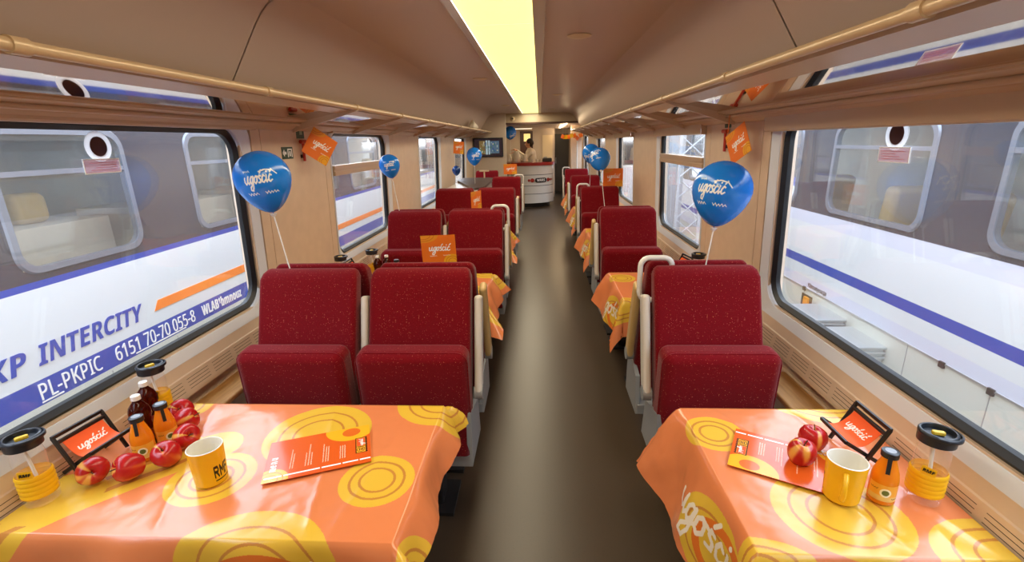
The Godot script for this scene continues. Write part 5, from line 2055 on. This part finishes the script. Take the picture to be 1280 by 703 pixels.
func build_outside() -> void:
	var gr := structure("ground")
	var st := S()
	box(st, Vector3(-30, -1.45, -60), Vector3(30, -1.3, 20))
	part("ballast", st, mats.ballast, gr)
	# left neighbour
	var xl := -2.9
	var wl := [[-0.9, 0.6], [-3.24, -2.41, [-2.62, -3.05]], [-4.7, -3.88, [-4.5]], [-6.5, -5.4, [-5.8]], [-8.4, -7.3, [-7.7]], [-10.4, -9.3, [-9.6]], [-12.5, -11.4]]
	wl.sort_custom(func(a, b): return a[1] > b[1])
	var o := coach(-1.0, xl, "white railway coach lettered PKP INTERCITY with orange stripe and blue bands", wl, [[-0.55, 0.345, "coachskirt", "lower_panel"], [0.345, 0.492, "coachblue", "number_band"], [0.492, 1.005, "coachwhite", "white_flank"], [1.005, 1.045, "coachblue", "blue_line"]], -15.0, 3.0)
	st = S()
	var xo := xl + 0.004
	hexa(st, [Vector3(xo, 0.592, -3.2), Vector3(xl, 0.592, -3.2), Vector3(xl, 0.592, -14.9), Vector3(xo, 0.592, -14.9), Vector3(xo, 0.665, -3.25), Vector3(xl, 0.665, -3.25), Vector3(xl, 0.665, -14.9), Vector3(xo, 0.665, -14.9)])
	part("orange_stripe", st, mats.coachorange, o)
	var slant := Basis(Vector3(1, 0, 0), Vector3(0.25, 1, 0), Vector3(0, 0, 1))
	var t := on_side(xl + 0.003, -1.0, 0.627, -2.715)
	lettering("lettering", "INTERCITY", 0.118, Transform3D(t.basis * slant, t.origin), mats.coachblue, o, "Droid Sans", true, 0.004, 0.735)
	t = on_side(xl + 0.003, -1.0, 0.627, -2.125)
	lettering("lettering", "PKP", 0.118, Transform3D(t.basis * slant, t.origin), mats.coachblue, o, "Droid Sans", true, 0.004, 0.29)
	for q in [["PL-PKPIC", -2.49, 0.1, 0.4], ["6151 70-70 055-8", -3.19, 0.1, 0.77], ["WLAB¹bmnouz", -3.945, 0.085, 0.55]]:
		t = on_side(xl + 0.003, -1.0, 0.42, q[1])
		lettering("lettering", q[0], q[2], t, mats.white, o, "Droid Sans", q[1] < -3.9, 0.004, q[3])
	for q in [[-2.29, -2.42], [-2.96, -3.46]]:
		st = S()
		side_rect(st, xl, -1.0, 0.355, 0.364, q[0], q[1], 0.003)
		part("underline", st, mats.white, o)
	# details on the lower panel
	for zz in [-1.4, -2.75, -3.35, -4.2]:
		st = S()
		side_rect(st, xl, -1.0, -0.5, 0.33, zz, zz - 0.006, 0.002)
		part("panel_joint", st, mats.seatgrey, o)
	st = S()
	lathe(st, [Vector2(0.0, 0.006), Vector2(0.03, 0.006), Vector2(0.034, 0.003), Vector2(0.062, 0.002), Vector2(0.065, 0.0)], 24, Transform3D(Basis(Vector3.BACK, -PI / 2), Vector3(xl, 0.24, -2.49)))
	part("round_cover", st, mats.dark, o)
	st = S()
	lathe(st, [Vector2(0.0, 0.01), Vector2(0.03, 0.01), Vector2(0.032, 0.006)], 20, Transform3D(Basis(Vector3.BACK, -PI / 2), Vector3(xl, 0.235, -2.49)))
	part("red_tap", st, mats.red, o)
	for zz in [-2.9, -3.6]:
		st = S()
		side_rect(st, xl, -1.0, 0.12, 0.26, zz, zz - 0.22, 0.004)
		part("vent_plate", st, mats.cream, o)
	# right neighbour
	var xr := 2.6
	var wr := [[-2.85, -1.7, [-2.3]], [-4.48, -3.4, [-3.7, -4.2]], [-6.1, -5.05, [-5.5]], [-8.6, -7.5, [-8.0]]]
	var r := coach(1.0, xr, "white railway coach with one blue stripe, battery boxes and grey lower panels", wr, [[-0.6, 0.31, "coachskirt", "lower_panel"], [0.31, 0.41, "coachlavender", "lavender_band"], [0.41, 0.522, "coachwhite", "white_flank"], [0.522, 0.606, "coachblue", "blue_stripe"], [0.606, 0.93, "coachwhite", "white_flank"], [0.93, 1.04, "coachlavender", "lavender_band"]], -9.6, 3.0)
	for zz in [-2.6, -3.25, -4.62, -5.4, -1.8, -6.4]:
		st = S()
		side_rect(st, xr, 1.0, -0.5, 0.3, zz, zz - 0.006, 0.002)
		part("panel_joint", st, mats.seatgrey, r)
	st = S()
	side_rect(st, xr, 1.0, 0.302, 0.314, -1.0, -9.5, 0.006)
	part("hinge_rail", st, mats.steel, r)
	for zz in [-2.6, -2.95, -4.62]:
		st = S()
		side_rect(st, xr, 1.0, 0.28, 0.32, zz - 0.02, zz + 0.02, 0.014)
		part("hinge", st, mats.dark, r)
	# amber lamp socket and battery boxes
	st = S()
	side_rect(st, xr, 1.0, 0.08, 0.25, -4.65, -4.47, 0.004)
	part("lamp_socket", st, mats.dark, r)
	st = S()
	side_rect(st, xr, 1.0, 0.1, 0.23, -4.59, -4.51, 0.02)
	part("amber_cover", st, mats.amber, r)
	for q in [[-4.35, -3.95, 0.07, 0.3], [-3.85, -3.45, 0.04, 0.3]]:
		st = S()
		rbox(st, Vector3(0.24, q[3], q[1] - q[0]), 0.02, Transform3D(Basis(), Vector3(xr - 0.12, q[2], (q[0] + q[1]) / 2)), 2)
		part("battery_box", st, mats.steel, r)
		for k in 3:
			st = S()
			rbox(st, Vector3(0.27, 0.02, q[1] - q[0] + 0.03), 0.006, Transform3D(Basis(), Vector3(xr - 0.128, q[2] + 0.07 + k * 0.04, (q[0] + q[1]) / 2)), 1)
			part("box_rib", st, mats.steel, r)
	st = S()
	side_rect(st, xr, 1.0, -0.1, 0.04, -3.7, -3.5, 0.255)
	part("dark_socket", st, mats.maroon, r)
	t = on_side(xr - 0.003, 1.0, 0.352, -4.42)
	lettering("lettering", "Klimatyzacja", 0.04, t, mats.ink, r, "Droid Sans", false, 0.002)
	# things seen past the end of the right neighbour: lattice mast and depot building
	var m := thing("lattice_mast", "white steel lattice mast standing between the tracks past the second window", "mast", "", Vector3(2.05, -1.3, -6.75))
	for dx in [-0.16, 0.16]:
		st = S()
		box(st, Vector3(dx - 0.02, 0, -0.02), Vector3(dx + 0.02, 4.5, 0.02))
		part("mast_leg", st, mats.mastgrey, m)
	for k in 16:
		st = S()
		var y := 0.28 * k
		var up := 1.0 if k % 2 == 0 else -1.0
		rod(st, Vector3(-0.16 * up, y, 0), Vector3(0.16 * up, y + 0.28, 0), 0.01, 6)
		rod(st, Vector3(0.16 * up, y, 0), Vector3(-0.16 * up, y + 0.28, 0), 0.01, 6)
		part("lattice_bar", st, mats.mastgrey, m)
	var pc := thing("concrete_column", "pale grey concrete column beside the lattice mast between the tracks", "column", "", Vector3(2.05, -1.3, -7.6))
	st = S()
	box(st, Vector3(-0.12, 0, -0.12), Vector3(0.12, 4.5, 0.12))
	part("shaft", st, mats.concrete, pc)
	st = S()
	box(st, Vector3(-0.2, 0, -0.2), Vector3(0.2, 0.25, 0.2))
	part("footing", st, mats.concrete, pc)
	var bd := thing("depot_building", "brown depot building with tall windows behind the neighbouring coach", "building", "", Vector3(9.0, -1.3, -14.0))
	st = S()
	box(st, Vector3(-0.2, 0, -14), Vector3(4, 6.5, 14))
	part("wall", st, mats.brick, bd)
	for k in 9:
		st = S()
		box(st, Vector3(-0.26, 1.2, -12.4 + k * 3.0), Vector3(-0.15, 4.8, -10.8 + k * 3.0))
		var wn := part("window", st, mats.coachframe, bd)
		for q in 2:
			st = S()
			box(st, Vector3(-0.28, 1.3 + q * 1.75, -12.3 + k * 3.0), Vector3(-0.24, 2.95 + q * 1.75, -10.9 + k * 3.0))
			part("window_pane", st, mats.darkpane, wn)
	st = S()
	box(st, Vector3(-0.5, 6.5, -14.3), Vector3(4.3, 6.8, 14.3))
	part("roof", st, mats.concrete, bd)
	var tr := thing("far_coach", "white coach with blue band standing on the far track before the depot", "train", "", Vector3(6.0, -1.3, -14))
	st = S()
	box(st, Vector3(-0.02, 0.6, -10), Vector3(2.6, 1.9, 5))
	part("lower_flank", st, mats.coachwhite, tr)
	st = S()
	box(st, Vector3(-0.02, 1.9, -10), Vector3(2.6, 2.1, 5))
	part("blue_band", st, mats.coachblue, tr)
	st = S()
	box(st, Vector3(-0.02, 2.1, -10), Vector3(2.6, 3.4, 5))
	part("upper_flank", st, mats.coachgrey, tr)
	st = S()
	box(st, Vector3(0.1, 3.4, -10), Vector3(2.5, 3.8, 5))
	part("roof", st, mats.coachroof, tr)
